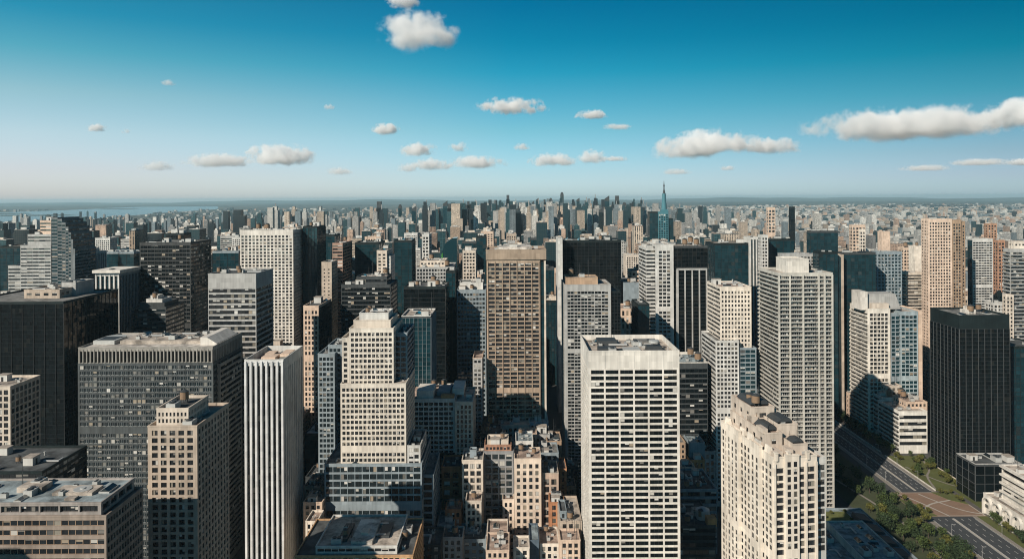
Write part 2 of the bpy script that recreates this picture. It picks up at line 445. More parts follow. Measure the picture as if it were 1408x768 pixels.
def grid_wall(mb, P, U, N, w, z0, z1, cols, rows, ww, wh, rec, ml, mt, fh, skip=()):
    """wall with real recessed openings; returns the openings as rows u0,u1,z0,z1"""
    bw = (w - 2 * ml) / cols
    k = np.arange(cols)
    us = np.concatenate([[0], np.stack([ml + bw * (k + (1 - ww) / 2), ml + bw * (k + (1 + ww) / 2)], 1).reshape(-1), [w]])
    j = np.arange(rows)
    zt = z1 - mt - fh * j                                     # storey tops, going down
    hi = zt - fh * (1 - wh) * 0.45
    lo = hi - fh * wh
    vs = np.concatenate([[z1], np.stack([hi, lo], 1).reshape(-1), [z0]])[::-1]
    nu, nv = len(us), len(vs)
    uu, vv = np.meshgrid(us, vs)
    uu, vv = uu.reshape(-1), vv.reshape(-1)
    def pt(u, z, d):
        return np.stack([P[0] + U[0] * u + N[0] * d, P[1] + U[1] * u + N[1] * d, z + 0 * u], -1)
    v = pt(uu, vv, 0.0)
    ii, jj = np.meshgrid(np.arange(nu - 1), np.arange(nv - 1))
    ii, jj = ii.reshape(-1), jj.reshape(-1)
    q = np.stack([jj * nu + ii, jj * nu + ii + 1, (jj + 1) * nu + ii + 1, (jj + 1) * nu + ii], 1)
    win = (ii % 2 == 1) & (jj % 2 == 1)
    for r_ in skip:                                           # storeys of machinery without windows
        win &= jj != 2 * (rows - 1 - r_) + 1
    wq = q[win]
    rv = pt(uu[wq], vv[wq], -rec).reshape(-1, 3)
    base = len(v) + np.arange(len(wq) * 4).reshape(-1, 4)
    rq = np.concatenate([np.stack([wq[:, a], wq[:, b], base[:, b], base[:, a]], 1) for a, b in ((0, 1), (1, 2), (2, 3), (3, 0))])
    mb.quads(np.concatenate([v, rv]), np.concatenate([q[~win], rq]))
    return np.stack([uu[wq[:, 0]], uu[wq[:, 1]], vv[wq[:, 0]], vv[wq[:, 2]]], 1)

class Building:
    ALL = []
    def __init__(s, name, label, cat, short, D, xr, yb=768, rot=0.0, nwin=0, group=None, loc=None, clutter=True):
        s.name, s.short, s.D, s.yb, s.nwin = name, short, D, yb, nwin
        X0, X1 = px(xr[0], 300, D)[0], px(xr[1], 300, D)[0]
        s.Xc = (X0 + X1) / 2
        s.root = bpy.data.objects.new(name, None)
        s.root.empty_display_size = 5
        COL.objects.link(s.root)
        s.root.location = loc if loc else (s.Xc, D, 0)
        s.root.rotation_euler = (0, 0, rot)
        tag(s.root, label, cat, group)
        s.walls, s.wins, s.glass, s.foot, s.rects = {}, [], {}, [], []
        s.fins, s.slabs, s.blinds = {}, [], []
        s.rot = rot
        s.blind_share = 0.08 if short == 'white tower with black windows' else 0.24
        s.mech = R.choice((None, None, .3, .42, .55))
        s.cl = clutter
        Building.ALL.append(s)
    def wall_mb(s, mat):
        return s.walls.setdefault(mat.name, (MB(), mat))[0]
    def mass(s, x0, x1, yt, yoff=0.0, depth=30.0, front=None, side=None, ybot=None, wall=GREY, roof=R_GREY, par=1.2, z0=0.0, glass=None, clutter=None, left=None, right=None, cap=None):
        Df = s.D + yoff
        X0, Z1 = px(x0, yt, Df)
        X1 = px(x1, yt, Df)[0]
        Z1 = px((x0 + x1) / 2, yt, Df)[1]
        if ybot is not None:
            z0 = px((x0 + x1) / 2, ybot, Df)[1]
        s.box(X0 - s.Xc, X1 - s.Xc, yoff, yoff + depth, z0, Z1, front, side, wall, roof, par, glass, clutter, left, right, cap)
        return s
    def box(s, x0, x1, y0, y1, z0, z1, front=None, side=None, wall=GREY, roof=R_GREY, par=1.2, glass=None, clutter=None, left=None, right=None, cap=None):
        side = side or front
        xw = s.root.location.x
        vis_l = xw + x0 > -0.02 * s.D or s.rot
        vis_r = xw + x1 < 0.02 * s.D
        faces = [((x0, y0), (1, 0), (0, -1), x1 - x0, front, 0), ((x0, y1), (0, -1), (-1, 0), y1 - y0, left or (side if vis_l else None), 1),
                 ((x1, y0), (0, 1), (1, 0), y1 - y0, right or (side if vis_r else None), 1), ((x1, y1), (-1, 0), (0, 1), x1 - x0, None, 2)]
        for P, U, N, w, style, rank in faces:
            s.face(P, U, N, w, z0, z1, style, wall, glass, rank)
        # roof deck sunk behind a parapet
        t = min(0.5, (x1 - x0) * 0.05)
        zr = z1 - par
        m = MB()
        m.quads([(x0 + t, y0 + t, zr), (x1 - t, y0 + t, zr), (x1 - t, y1 - t, zr), (x0 + t, y1 - t, zr)], [(0, 1, 2, 3)])
        ro = m.build('roof', roof, s.root)
        o, zc = 0.12, z1 + 0.15
        zl = max(z1 - par + 0.02, z1 - 0.5)
        ring = [(x0 - o, y0 - o), (x1 + o, y0 - o), (x1 + o, y1 + o), (x0 - o, y1 + o)]
        inn = [(x0 + t, y0 + t), (x1 - t, y0 + t), (x1 - t, y1 - t), (x0 + t, y1 - t)]
        v = [p + (zl,) for p in ring] + [p + (zc,) for p in ring] + [p + (zc,) for p in inn] + [p + (zr,) for p in inn]
        q = []
        for i in range(4):
            j = (i + 1) % 4
            q += [(i, j, 4 + j, 4 + i), (4 + i, 4 + j, 8 + j, 8 + i), (8 + i, 8 + j, 12 + j, 12 + i)]
        q += [(j, i, 12 + i, 12 + j) for i, j in ((0, 1), (1, 2), (2, 3), (3, 0))] if par < 0.01 else []
        m = MB(); m.quads(v, q)
        m.build('parapet', cap or wall, ro)
        s.foot.append((xw + x0, xw + x1, s.root.location.y + y0, s.root.location.y + y1))
        s.rects.append((xw + x0, xw + x1, s.root.location.y + y0, s.root.location.y + y1, z1))
        k = clutter if clutter is not None else (0 if not s.cl else (10 if s.D < 600 else 5))
        if k: k = int(k * (2.1 if s.D < 600 else 1.6) + 1)
        if k:
            s.clutter(x0 + t, x1 - t, y0 + t, y1 - t, zr, k)
    def skip(s, rows):
        if rows < 16 or s.mech is None:
            return ()
        return (int(rows * s.mech),)
    def clutter(s, x0, x1, y0, y1, z, k, kinds=None):
        w, d = x1 - x0, y1 - y0
        if w < 5 or d < 5:
            return
        placed = []
        for i in range(k):
            kd = R.choice(kinds or ['air_unit', 'air_unit', 'air_unit', 'air_duct', 'stair_house', 'vent_pipe', 'cooling_tower', 'water_tank', 'skylight', 'antenna'])
            sc = R.uniform(0.9, 1.5) * (1.0 if s.D < 600 else 1.35)
            rad = {'air_duct': 4.2, 'vent_pipe': .5, 'antenna': .6}.get(kd, 2.6) * sc
            if rad * 2 > min(w, d) - 1:
                continue
            for _ in range(12):
                x, y = R.uniform(x0 + rad, x1 - rad), R.uniform(y0 + rad, y1 - rad)
                if all((x - a) ** 2 + (y - b) ** 2 > (rad + c) ** 2 for a, b, c in placed):
                    placed.append((x, y, rad))
                    link(kd, UNITS[kd], s.root, (x, y, z), R.choice((0, math.pi / 2, math.pi)), (sc, sc, sc))
                    break
    def face(s, P, U, N, w, z0, z1, style, wall, glass, rank):
        P, U, N = np.array(P + (0,), float), np.array(U + (0,), float), np.array(N + (0,), float)
        h = z1 - z0
        wall = (style or {}).get('wall') or wall
        mb = s.wall_mb(wall)
        def quad(a, b, zz0, zz1):
            mb.quads([P + U * a + (0, 0, zz0), P + U * b + (0, 0, zz0), P + U * b + (0, 0, zz1), P + U * a + (0, 0, zz1)], [(0, 1, 2, 3)])
        if style is None or style['kind'] == 'b' or w < 3 or h < 4:
            quad(0, w, z0, z1)
            return
        k = style['kind']
        k_px = s.D / F_PX
        fh = style['pitch'] * k_px
        mt = max(style['top'] * k_px, 0.8)
        gl = style['glass'] or glass or GLASS
        rows = int((h - mt - 0.5) / fh)
        if rows < 1:
            quad(0, w, z0, z1)
            return
        cols = style['cols'] if (style['cols'] and rank == 0) else max(1, int(round((w - 2 * style['ml']) / (style['bay'] * k_px))))
        if k == 'c':
            quad(0, w, z0, z1)
            s.curtain(P, U, N, w, z0, z1 - mt, cols, max(1, int(round((h - mt) / fh))), gl, style)
            return
        if k == 'v':
            zb = z0 + 0.6
            win = grid_wall(mb, P, U, N, w, z0, z1, cols, 1, style['ww'], (h - mt - 0.6) / (h - mt), style['rec'], style['ml'], mt, h - mt)
            seg = (1, max(1, int((h - mt) / fh)))
        elif k in 'rk':
            win = grid_wall(mb, P, U, N, w, z0, z1, 1, rows, 0.985, style['wh'], style['rec'], 0.25, mt, fh)
            seg = (cols, 1)
        else:
            win = grid_wall(mb, P, U, N, w, z0, z1, cols, rows, style['ww'], style['wh'], style['rec'], style['ml'], mt, fh, s.skip(rows))
            seg = (style['seg'], 1)
        # one template window for all openings of this face
        uw, zh = win[0, 1] - win[0, 0], win[0, 3] - win[0, 2]
        t = MB()
        d0 = -style['rec'] + 0.06
        nx, nz = seg
        bar = 0.10 if nx * nz > 1 else 0.0
        def tb(u0, u1, v0, v1, da, db, mat):
            a = P * 0 + U * u0 + N * da; b = U * u1 + N * db
            t.box(min(a[0], b[0]), max(a[0], b[0]), min(a[1], b[1]), max(a[1], b[1]), v0, v1, mat)
        for a in range(nx):
            for c in range(nz):
                tb(uw * a / nx + bar, uw * (a + 1) / nx - bar, zh * c / nz + bar, zh * (c + 1) / nz - bar * (6 if k == 'v' else 1), d0 - 0.05, d0, 0)
        if nx * nz > 1:
            for a in range(1, nx): tb(uw * a / nx - bar, uw * a / nx + bar, 0, zh, d0 - 0.05, d0 + 0.12, 1)
            for c in range(0, nz): tb(0, uw, zh * c / nz - (bar * 6 if c else 0), zh * c / nz + bar, d0 - 0.05, d0 + 0.05, 1)
        else:
            tb(uw * 0.5 - 0.05, uw * 0.5 + 0.05, 0, zh, d0 - 0.02, d0 + 0.06, 1)
            tb(0, uw, -0.0, 0.12, d0 - 0.02, 0.10 - style['rec'] + 0.05, 1)
        # roller blinds let down to different heights in some windows
        share = s.blind_share if k != 'v' else 0.0
        lst = s.blinds
        for a in win:
            du = (a[1] - a[0]) / nx
            for c in range(nx):
                if R.random() < share:
                    hgt = (a[3] - a[2]) * R.choice((.2, .35, .5, .5, .75, .97))
                    u0, u1 = a[0] + du * c + .12, a[0] + du * (c + 1) - .12
                    A_ = P + U * u0 + N * (d0 + .003); B_ = P + U * u1 + N * (d0 + .02)
                    lst.append((min(A_[0], B_[0]), max(A_[0], B_[0]), min(A_[1], B_[1]), max(A_[1], B_[1]), a[3] - hgt, a[3] - .05))
        fr = style['mull'] or FRAME_D
        key = len(s.wins)
        s.wins.append(dict(t=t, mats=[gl, fr], name={'v': 'window_strip', 'r': 'window_band', 'k': 'window_band'}.get(k, 'window'), rank=rank,
                           pos=[(P + U * a[0] + np.array((0, 0, a[2]))) for a in win]))
        if style['fin'] > 0:                                    # piers standing proud of the wall
            bw = (w - 2 * style['ml']) / cols
            pw = bw * (1 - style['ww'])
            for c in range(cols + 1):
                u = style['ml'] + bw * c
                a0, a1 = max(0, u - pw * 0.42), min(w, u + pw * 0.42)
                a = P + U * a0 + N * 0.004; b = P + U * a1 + N * style['fin']
                s.fins.setdefault(wall.name, (wall, []))[1].append((min(a[0], b[0]), max(a[0], b[0]), min(a[1], b[1]), max(a[1], b[1]), z0, z1 - mt * 0.6))
        if k == 'k':                                            # balcony slab and solid front on each storey
            for a in win:
                zz = a[2]
                nb = style['seg']
                for c in range(nb):
                    u0, u1 = w * c / nb + 0.35, w * (c + 1) / nb - 0.35
                    s.slabs.append((P, U, N, u0, u1, zz, fh, wall, style['slab'] or 1.3, style['wh'], rank))
    def curtain(s, P, U, N, w, z0, z1, cols, rows, gl, style):
        m = s.glass.setdefault(gl.name, (MB(), gl))[0]
        bw, bh = w / cols, (z1 - z0) / rows
        ii, jj = np.meshgrid(np.arange(cols), np.arange(rows))
        ii, jj = ii.reshape(-1), jj.reshape(-1)
        k = len(ii)
        tu, tz = NR.normal(0, 0.004, k) * bw, NR.normal(0, 0.004, k) * bh
        g = 0.05
        c = []
        for a, b in ((0, 0), (1, 0), (1, 1), (0, 1)):
            u = ii * bw + (bw - g if a else g)
            z = z0 + jj * bh + (bh - g if b else g)
            d = 0.10 + (a - .5) * tu + (b - .5) * tz
            c.append(P[None] + U[None] * u[:, None] + N[None] * d[:, None] + np.stack([0 * u, 0 * u, z], 1))
        v = np.stack(c, 1)
        m.quads(v.reshape(-1, 3), np.arange(k * 4).reshape(-1, 4))
        fr = style['mull'] or FRAME_D
        mm = s.glass.setdefault('mullion' + fr.name, (MB(), fr))[0]
        every = max(1, style['seg'])
        bx = []
        def add(u0, u1, v0, v1, d):
            a = P + U * u0 + N * 0.004; b = P + U * u1 + N * d
            bx.append((min(a[0], b[0]), max(a[0], b[0]), min(a[1], b[1]), max(a[1], b[1]), v0, v1))
        for i in range(cols + 1):
            if i % every == 0:
                add(max(0, i * bw - 0.12), min(w, i * bw + 0.12), z0, z1, 0.45 if not style['fin'] else style['fin'])
        hb = 0.06 if style['wh'] > 0.6 else 0.30
        for j in range(rows + 1):
            add(0, w, z0 + j * bh - hb * 0.5, z0 + j * bh + hb * 0.5, 0.24)
        mm.boxes(bx)
    def finish(s):
        for m, mat in s.walls.values():
            m.build('wall', mat, s.root)
        for k, (m, mat) in s.glass.items():
            m.build('mullions' if k.startswith('mullion') else 'curtain_wall', mat, s.root)
        # openings: the ones showing largest become window parts, the rest one part
        items = [(w['rank'], -p[2], i, p) for i, w in enumerate(s.wins) for p in w['pos']]
        items.sort(key=lambda a: (a[0] if a[0] != 1 else 0.5, a[1]))
        bands = all(w['name'] != 'window' for w in s.wins)
        lim = 100 if (bands and len(items) <= 100 and s.nwin) else s.nwin
        meshes = {}
        for _, _, i, p in items[:lim]:
            if i not in meshes:
                meshes[i] = s.wins[i]['t'].mesh(s.wins[i]['name'], s.wins[i]['mats'])
            link(s.wins[i]['name'], meshes[i], s.root, p)
        rest = {}
        for _, _, i, p in items[lim:]:
            rest.setdefault(i, []).append(p)
        if s.blinds:
            m = MB(); m.boxes(s.blinds); tag(m.build('blinds', BLIND, s.root), kind='stuff')
        tot = {}
        for i, ps in rest.items():
            t = s.wins[i]['t']
            v = np.concatenate(t.v); q = np.concatenate(t.q); mm = np.concatenate(t.m)
            ps = np.array(ps)
            V = (v[None] + ps[:, None]).reshape(-1, 3)
            Q = (q[None] + (np.arange(len(ps)) * len(v))[:, None, None]).reshape(-1, 4)
            mats = s.wins[i]['mats']
            key = tuple(x.name for x in mats)
            tot.setdefault(key, (MB(), mats))[0].quads(V, Q, np.tile(mm, len(ps)))
        for m, mats in tot.values():
            tag(m.build('windows', mats, s.root), kind='stuff')
        for wall, bx in s.fins.values():
            if len(bx) <= 100 and s.D < 700:
                for b in bx:
                    m = MB(); m.boxes([b]); m.build('fin', wall, s.root)
            else:
                m = MB(); m.boxes(bx); tag(m.build('fins', wall, s.root), kind='stuff')
        sl = sorted(s.slabs, key=lambda a: -a[5])
        restb = {}
        for k, (P, U, N, u0, u1, z, fh, wall, out, wh, rank) in enumerate(sl):
            rows = []
            for a0, a1, d0, d1, v0, v1 in ((u0, u1, 0.004, out, -0.35, -0.1), (u0, u1, out - 0.16, out + 0.02, -0.33, fh * (1 - wh) * 0.62),
                                           (u0, u0 + 0.2, 0.006, out - 0.16, -0.09, fh * 0.62 * (1 - wh)), (u1 - 0.2, u1, 0.006, out - 0.16, -0.09, fh * 0.62 * (1 - wh))):
                a = P + U * a0 + N * d0; b = P + U * a1 + N * d1
                rows.append((min(a[0], b[0]), max(a[0], b[0]), min(a[1], b[1]), max(a[1], b[1]), z + v0, z + v1))
            if k < 100 and s.nwin:
                m = MB(); m.boxes(rows); m.build('balcony', wall, s.root)
            else:
                restb.setdefault(wall.name, (MB(), wall))[0].boxes(rows)
        for m, wall in restb.values():
            tag(m.build('balconies', wall, s.root), kind='stuff')
    def part(s, name, mb, mats):
        return mb.build(name, mats, s.root)
# ------------------------------------------------------------------ the towers one can name
def B(name, label, cat, short, D, xr, **k):
    return Building(name, label, cat, short, D, xr, **k)

# white tower with dark window bands, right of the middle
b = B('office_tower', 'tall white tower with six columns of wide black windows and machinery on its roof', 'tower', 'white tower with black windows', 430, (809, 934), nwin=100, clutter=False)
b.mass(809, 934, 482, 0, 50, st('g', 8.4, 20, 0.765, 0.545, 0.5, 25, cols=6, ml=1.0, seg=3), side=st('g', 8.4, 9, 0.7, 0.5, 0.5, 25, ml=1.0), wall=WHITE, glass=CURTAIN, roof=R_PALE, par=3.2)
Z = px(870, 482, 430)[1]
for i in range(1, 6):
    m = MB()
    u = -26.9 + 1.0 + (53.75 - 2.0) / 6 * i
    m.box(u - 0.07, u + 0.07, -0.06, 0.002, Z - 10.2, Z - 0.6)
    b.part('panel_joint', m, GREY)
for x0, x1, y0, y1, h, mt in ((-20, -9, 10, 18, 2.6, UNIT_D), (-5, 5, 8, 16, 2.2, UNIT_M), (10, 19, 12, 20, 3.0, UNIT_D), (-18, -6, 30, 42, 3.2, UNIT_D), (6, 20, 32, 42, 2.4, R_GREY)):
    m = MB(); m.box(x0, x1, y0, y1, Z - 3.2, Z - 3.2 + h); b.part('plant_room', m, mt)
b.clutter(-25, 25, 2, 48, Z - 3.2, 34, ['air_unit', 'air_unit', 'cooling_tower', 'air_duct', 'vent_pipe', 'skylight', 'antenna'])
m = MB(); m.cyl(15, 18, Z + 1.4, Z + 2.6, 3.2, 3.2, 24); b.part('fan_drum', m, UNIT_M)
m = MB(); m.cyl(6, 14, Z, Z + 2.2, 1.1, 0.9, 16); b.part('vent_drum', m, FRAME_L)

# cream apartment tower in the right foreground, turned a little
rot = math.radians(8)
w_, d_ = 27.0, 56.0
cxx, cyy = 117.8 + w_ / 2 * math.cos(rot), 330 + w_ / 2 * math.sin(rot)
b = B('apartment_tower', 'cream apartment tower with stepped pale rooftop blocks in the right foreground', 'tower', 'cream stepped tower', 330, (1061, 1142), rot=rot, nwin=100, loc=(cxx, cyy, 0), clutter=False)
Zm = 260 - 0.363 * 330
ROSY = wall_mat((0.50, 0.425, 0.355), 0.15)
gs = st('g', 10.2, 13, 0.56, 0.62, 0.7, 12, fin=0.9, ml=0.6, cols=5, seg=2)
ls = st('g', 10.2, 11, 0.64, 0.56, 0.5, 10, fin=0.15, ml=1.0, seg=2)
b.box(-w_ / 2, w_ / 2 - 5.6, 0, d_, 0, Zm + 1.5, st('g', 10.2, 13, 0.68, 0.60, 0.6, 14, fin=0.8, ml=0.6, cols=4, seg=2), ls, CREAM, R_PINK, 1.3, clutter=3)
b.box(w_ / 2 - 5.58, w_ / 2, 2.2, d_ - 3, 0, Zm - 0.6, st('g', 10.2, 13, 0.82, 0.66, 0.4, 9, cols=1, ml=0.3, seg=3), None, LGREY, R_PINK, 1.0, clutter=2)
b.box(-w_ / 2 - 1.6, -w_ / 2 - 0.01, 10, 20, 0, Zm + 3.4, st('b'), st('g', 10.2, 12, 0.45, 0.6, 0.5, 18), CREAM, R_PINK, 0.8, clutter=0)
b.box(-w_ / 2 - 1.6, -w_ / 2 - 0.01, 32, 46, 0, Zm + 3.4, st('b'), st('g', 10.2, 12, 0.45, 0.6, 0.5, 18), CREAM, R_PINK, 0.8, clutter=0)
b.box(-8.2, -1.5, -1.3, -0.01, 0, Zm + 2.6, st('g', 10.2, 9, 0.5, 0.6, 0.35, 8, cols=2, ml=0.3), None, CREAM, R_PINK, 0.8, clutter=0)
b.box(-w_ / 2 + 2.6, -2.5, 12, 50, Zm - 0.5, Zm + 8.5, st('g', 14, 22, 0.3, 0.4, 0.5, 6), None, ROSY, R_PINK, 1.0, clutter=4)
b.box(-2.45, 7.4, 16, 46, Zm - 0.5, Zm + 11.0, st('b'), None, ROSY, R_PINK, 1.2, clutter=5)
b.box(-w_ / 2 + 4.5, 3.0, 30, 53, Zm + 7.0, Zm + 15.5, st('g', 14, 22, 0.3, 0.4, 0.5, 6), None, ROSY, R_PINK, 1.0, clutter=3)
b.box(-1.0, 6.2, 5, 15.5, Zm - 0.5, Zm + 5.2, st('b'), None, ROSY, R_PALE, 0.8, clutter=1)
for y in (4, 22, 30, 47):
    m = MB(); m.prism([(-w_ / 2 + 0.3, Zm + 1.4), (-w_ / 2 + 2.4, Zm + 1.4), (-w_ / 2 + 1.6, Zm + 4.8), (-w_ / 2 + 0.9, Zm + 4.8)], y, y + 5.0); b.part('gable', m, CREAM)
for x in (-12.6, -6.6, 2.6):
    m = MB(); m.box(x, x + 1.2, -0.9, 1.2, Zm, Zm + 3.4); m.box(x - .2, x + 1.4, -1.1, 1.4, Zm + 3.4, Zm + 3.8); b.part('chimney', m, CREAM)

for x0, x1, y0, y1, z0, z1 in ((-9.5, -3.2, 16, 27, 8.55, 10.6), (-1.4, 6.4, 19, 30, 11.05, 12.6), (-7.6, 2.0, 34, 50, 15.55, 17.4), (-0.2, 5.4, 7, 13, 5.25, 6.6)):
    m = MB(); m.prism([(x0, Zm + z0), (x1, Zm + z0), (x1 - 1.0, Zm + z1), (x0 + 2.4, Zm + z1)], y0, y1); b.part('pitched_deck', m, UNIT_D)
for x0, y0, w, d, z0, h in ((-9, 29, 3, 6, 8.55, 2.4), (-11.5, 13.2, 2.4, 7, 8.55, 1.6), (1.5, 32, 4, 9, 11.05, 2.2), (-12.6, 2, 5, 7, 1.0, 2.0), (-4.5, 3, 2.5, 6, 1.0, 2.6)):
    m = MB(); m.box(x0, x0 + w, y0, y0 + d, Zm + z0 - .8, Zm + z0 + h); b.part('roof_hut', m, ROSY)
# slim tower with white fins
b = B('finned_tower', 'slim tower of vertical white fins and dark strips with an open roof court', 'tower', 'white finned tower', 452, (336, 389.5), nwin=40, clutter=False)
b.mass(336, 389.5, 494, 0, 42, st('v', 9, 7, 0.52, 1, 1.1, 4, cols=7, fin=0.6, wall=wall_mat((0.54, 0.54, 0.53), 0.1), ml=0.7, mull=FRAME_D), side=st('v', 9, 9, 0.30, 1, 0.4, 14, ml=1.2, wall=LGREY), wall=LGREY, roof=R_PINK, par=4.0)
Z = px(362, 494, 452)[1]
for x0, x1, y0, y1, h in ((-7, 2, 14, 24, 2.4), (3, 9, 20, 34, 3.2), (-9, -3, 27, 36, 2.0)):
    m = MB(); m.box(x0, x1, y0, y1, Z - 4, Z - 4 + h); b.part('plant_room', m, PEACH)
b.clutter(-10, 10, 2, 36, Z - 4, 7, ['air_unit', 'vent_pipe', 'skylight'])

# tan tower in the lower left
b = B('apartment_tower', 'tan apartment block with a white balustraded penthouse behind the flat roofed block', 'tower', 'tan lower left tower', 330, (203, 271), nwin=100)
b.mass(203, 271, 585, 0, 37, st('g', 10.2, 13, 0.56, 0.56, 0.7, 5, cols=5, ml=1.2, seg=2), side=st('g', 10.2, 11, 0.45, 0.55, 0.6, 5), wall=TAN, roof=R_PINK, clutter=3)
b.mass(215, 259, 561, 3, 22, st('g', 9, 5, 0.45, 0.5, 0.5, 4, ml=0.5), wall=CREAM2, roof=R_DARK, ybot=586, clutter=4)
b.mass(222, 263, 558, 27, 9.5, st('g', 9, 6, 0.5, 0.5, 0.5, 3), wall=CREAM2, roof=R_DARK, ybot=582, clutter=2)
b.mass(271.3, 276, 600, 22, 14, None, side=st('g', 10.2, 11, 0.5, 0.55, 0.6, 5), wall=TAN, roof=R_PINK, clutter=0)

# banded block in the bottom left corner
b = B('office_block', 'low brown grey banded office block with a pale flat roof in the bottom left corner', 'office block', 'flat roofed corner block', 280, (-120, 146), nwin=100)
b.mass(-120, 146, 709, 0, 28, st('r', 13, 10, 0.8, 0.5, 0.8, 4, mull=BROWN, fin=0.0), side=st('g', 13, 7, 0.6, 0.5, 0.8, 4), wall=wall_mat((0.27, 0.222, 0.185), 0.16), roof=R_GREY, par=0.7, clutter=0)
b.mass(-112, 139, 691, 0.9, 24.5, st('g', 12, 26, 0.80, 0.6, 1.4, 3, ml=1.0, seg=4), side=st('g', 12, 20, 0.7, 0.6, 1.2, 3), wall=wall_mat((0.28, 0.255, 0.235), 0.16), roof=R_BLUE, ybot=708.5, par=0.6, clutter=6)
Z = px(20, 691, 281)[1]
for x0, x1, y0, y1, h in ((10, 26, 9, 17, 1.2), (-6, 4, 12, 19, 2.2), (18, 22, 4, 7, 1.0)):
    m = MB(); m.box(x0, x1, y0, y1, Z - .6, Z - .6 + h); b.part('plant_room', m, R_PALE)
m = MB(); m.cyl(20.0, 13, Z + 0.6, Z + 0.75, 3.4, 3.4, 28); m.cyl(20.0, 13, Z + 0.75, Z + 1.1, 1.0, 0.9, 16); b.part('roof_disc', m, UNIT_M)

# wide grey block with a white roof, left
b = B('office_block', 'wide dark grey office block with a sunlit white roof and a colonnaded top storey', 'office block', 'white roofed grey block', 500, (107, 293), nwin=100, clutter=False)
b.mass(107, 293, 499, 0, 55, st('g', 7.8, 6, 0.74, 0.56, 0.5, 2, ml=1.0, mull=FRAME_L), side=st('r', 7.8, 6, 0.8, 0.5, 0.8, 3), wall=wall_mat((0.066, 0.074, 0.076), 0.2), roof=R_GREY, par=0.05, glass=GLASS_T)
b.mass(107.5, 292.5, 477, 0.4, 54.3, st('v', 12, 5.0, 0.62, 1, 1.2, 5, fin=0.3, ml=0.8), side=st('v', 12, 6, 0.6, 1, 1.2, 5), wall=wall_mat((0.26, 0.245, 0.22), 0.16), roof=R_WHITE, ybot=498.6, par=0.9, glass=GLASS_T)
b.mass(293.4, 303, 500, 8, 40, None, side=st('r', 7.8, 6, 0.8, 0.5, 0.8, 3), wall=wall_mat((0.26, 0.245, 0.22), 0.16), roof=R_PALE, clutter=0)
Z = px(200, 477, 500)[1] - 0.9
hb = 93 / 2
m = MB(); m.box(-hb + 20, hb - 14, 16, 46, Z, Z + 2.2); b.part('roof_deck', m, R_PALE)
m = MB(); m.box(-hb + 2, -hb + 17, 14, 30, Z, Z + 2.8); m.cyl(-hb + 9, 30, Z, Z + 2.8, 7.5, seg=24); b.part('curved_plant_room', m, UNIT_M)
m = MB(); m.box(-hb + 3.5, -hb + 15, 16, 29, Z + 2.82, Z + 3.0); b.part('dark_deck', m, UNIT_D)
m = MB(); m.prism([(hb - 13.5, Z), (hb - 2, Z), (hb - 2, Z + 1.2), (hb - 9, Z + 5.5), (hb - 13.5, Z + 5.5)], 10, 48); b.part('sloped_plant_room', m, WHITE)
b.clutter(-hb + 22, hb - 16, 17, 45, Z + 2.2, 16, ['air_unit', 'air_duct', 'vent_pipe', 'skylight', 'cooling_tower'])

# black block on the left edge
b = B('office_block', 'huge black glass block with fine vertical ribs at the left edge', 'office block', 'black left edge block', 600, (-60, 87), nwin=0)
b.mass(-60, 87, 415, 0, 84, st('c', 6, 5, glass=CURTAIN, top=3, seg=3, fin=0.7, wh=0.7, mull=CHARCOAL), side=st('c', 6, 5, glass=CURTAIN, top=3, seg=2, wh=0.7, mull=CHARCOAL), wall=BLACK, roof=R_GREY, clutter=0)
b.mass(33, 82, 398, 30, 30, st('g', 8, 12, 0.5, 0.4, 0.4, 3), wall=TAN, roof=R_PALE, ybot=413, clutter=3)
b.mass(84, 104, 388, 48, 28, st('b'), wall=GREY, roof=R_DARK, ybot=410, clutter=3)

# banded tower with a curved crown
b = B('banded_tower', 'pale banded tower with a dark side and a curved crown near the bay', 'tower', 'curved crown tower', 950, (28, 70), yb=400)
b.mass(28, 70, 337, 0, 52, st('r', 4.6, 8, wh=0.42, rec=0.6, top=3, mull=FRAME_L), wall=wall_mat((0.36, 0.36, 0.345), 0.14), glass=GLASS_T, clutter=2)
b.mass(38, 70, 322, 4, 44, st('r', 4.6, 8, wh=0.42, rec=0.6, top=2), wall=wall_mat((0.36, 0.36, 0.345), 0.14), glass=GLASS_T, ybot=338, clutter=2)
b.mass(55, 70, 303, 8, 36, st('r', 4.6, 8, wh=0.42, rec=0.6, top=2), wall=PEACH, glass=GLASS_T, ybot=323, clutter=2)
cs_ = st('r', 4.6, 6, wh=0.52, rec=0.4, top=2)
for x0, x1, y in ((70.4, 79, 299), (79.05, 85, 301), (85.05, 90, 306), (90.05, 94, 312), (94.05, 97.5, 319.5), (97.55, 100.3, 329), (100.35, 103, 342)):
    b.mass(x0, x1, y, 0.5 + (x0 - 70) * 0.02, 48, cs_, wall=wall_mat((0.15, 0.165, 0.17), 0.14), glass=CURTAIN_T, roof=R_GREY, clutter=0, par=0.4)
b.mass(11, 28.5, 365, 6, 34, st('r', 4.6, 8, wh=0.42, rec=0.6, top=3), wall=wall_mat((0.36, 0.36, 0.345), 0.14), glass=GLASS_T, clutter=2)

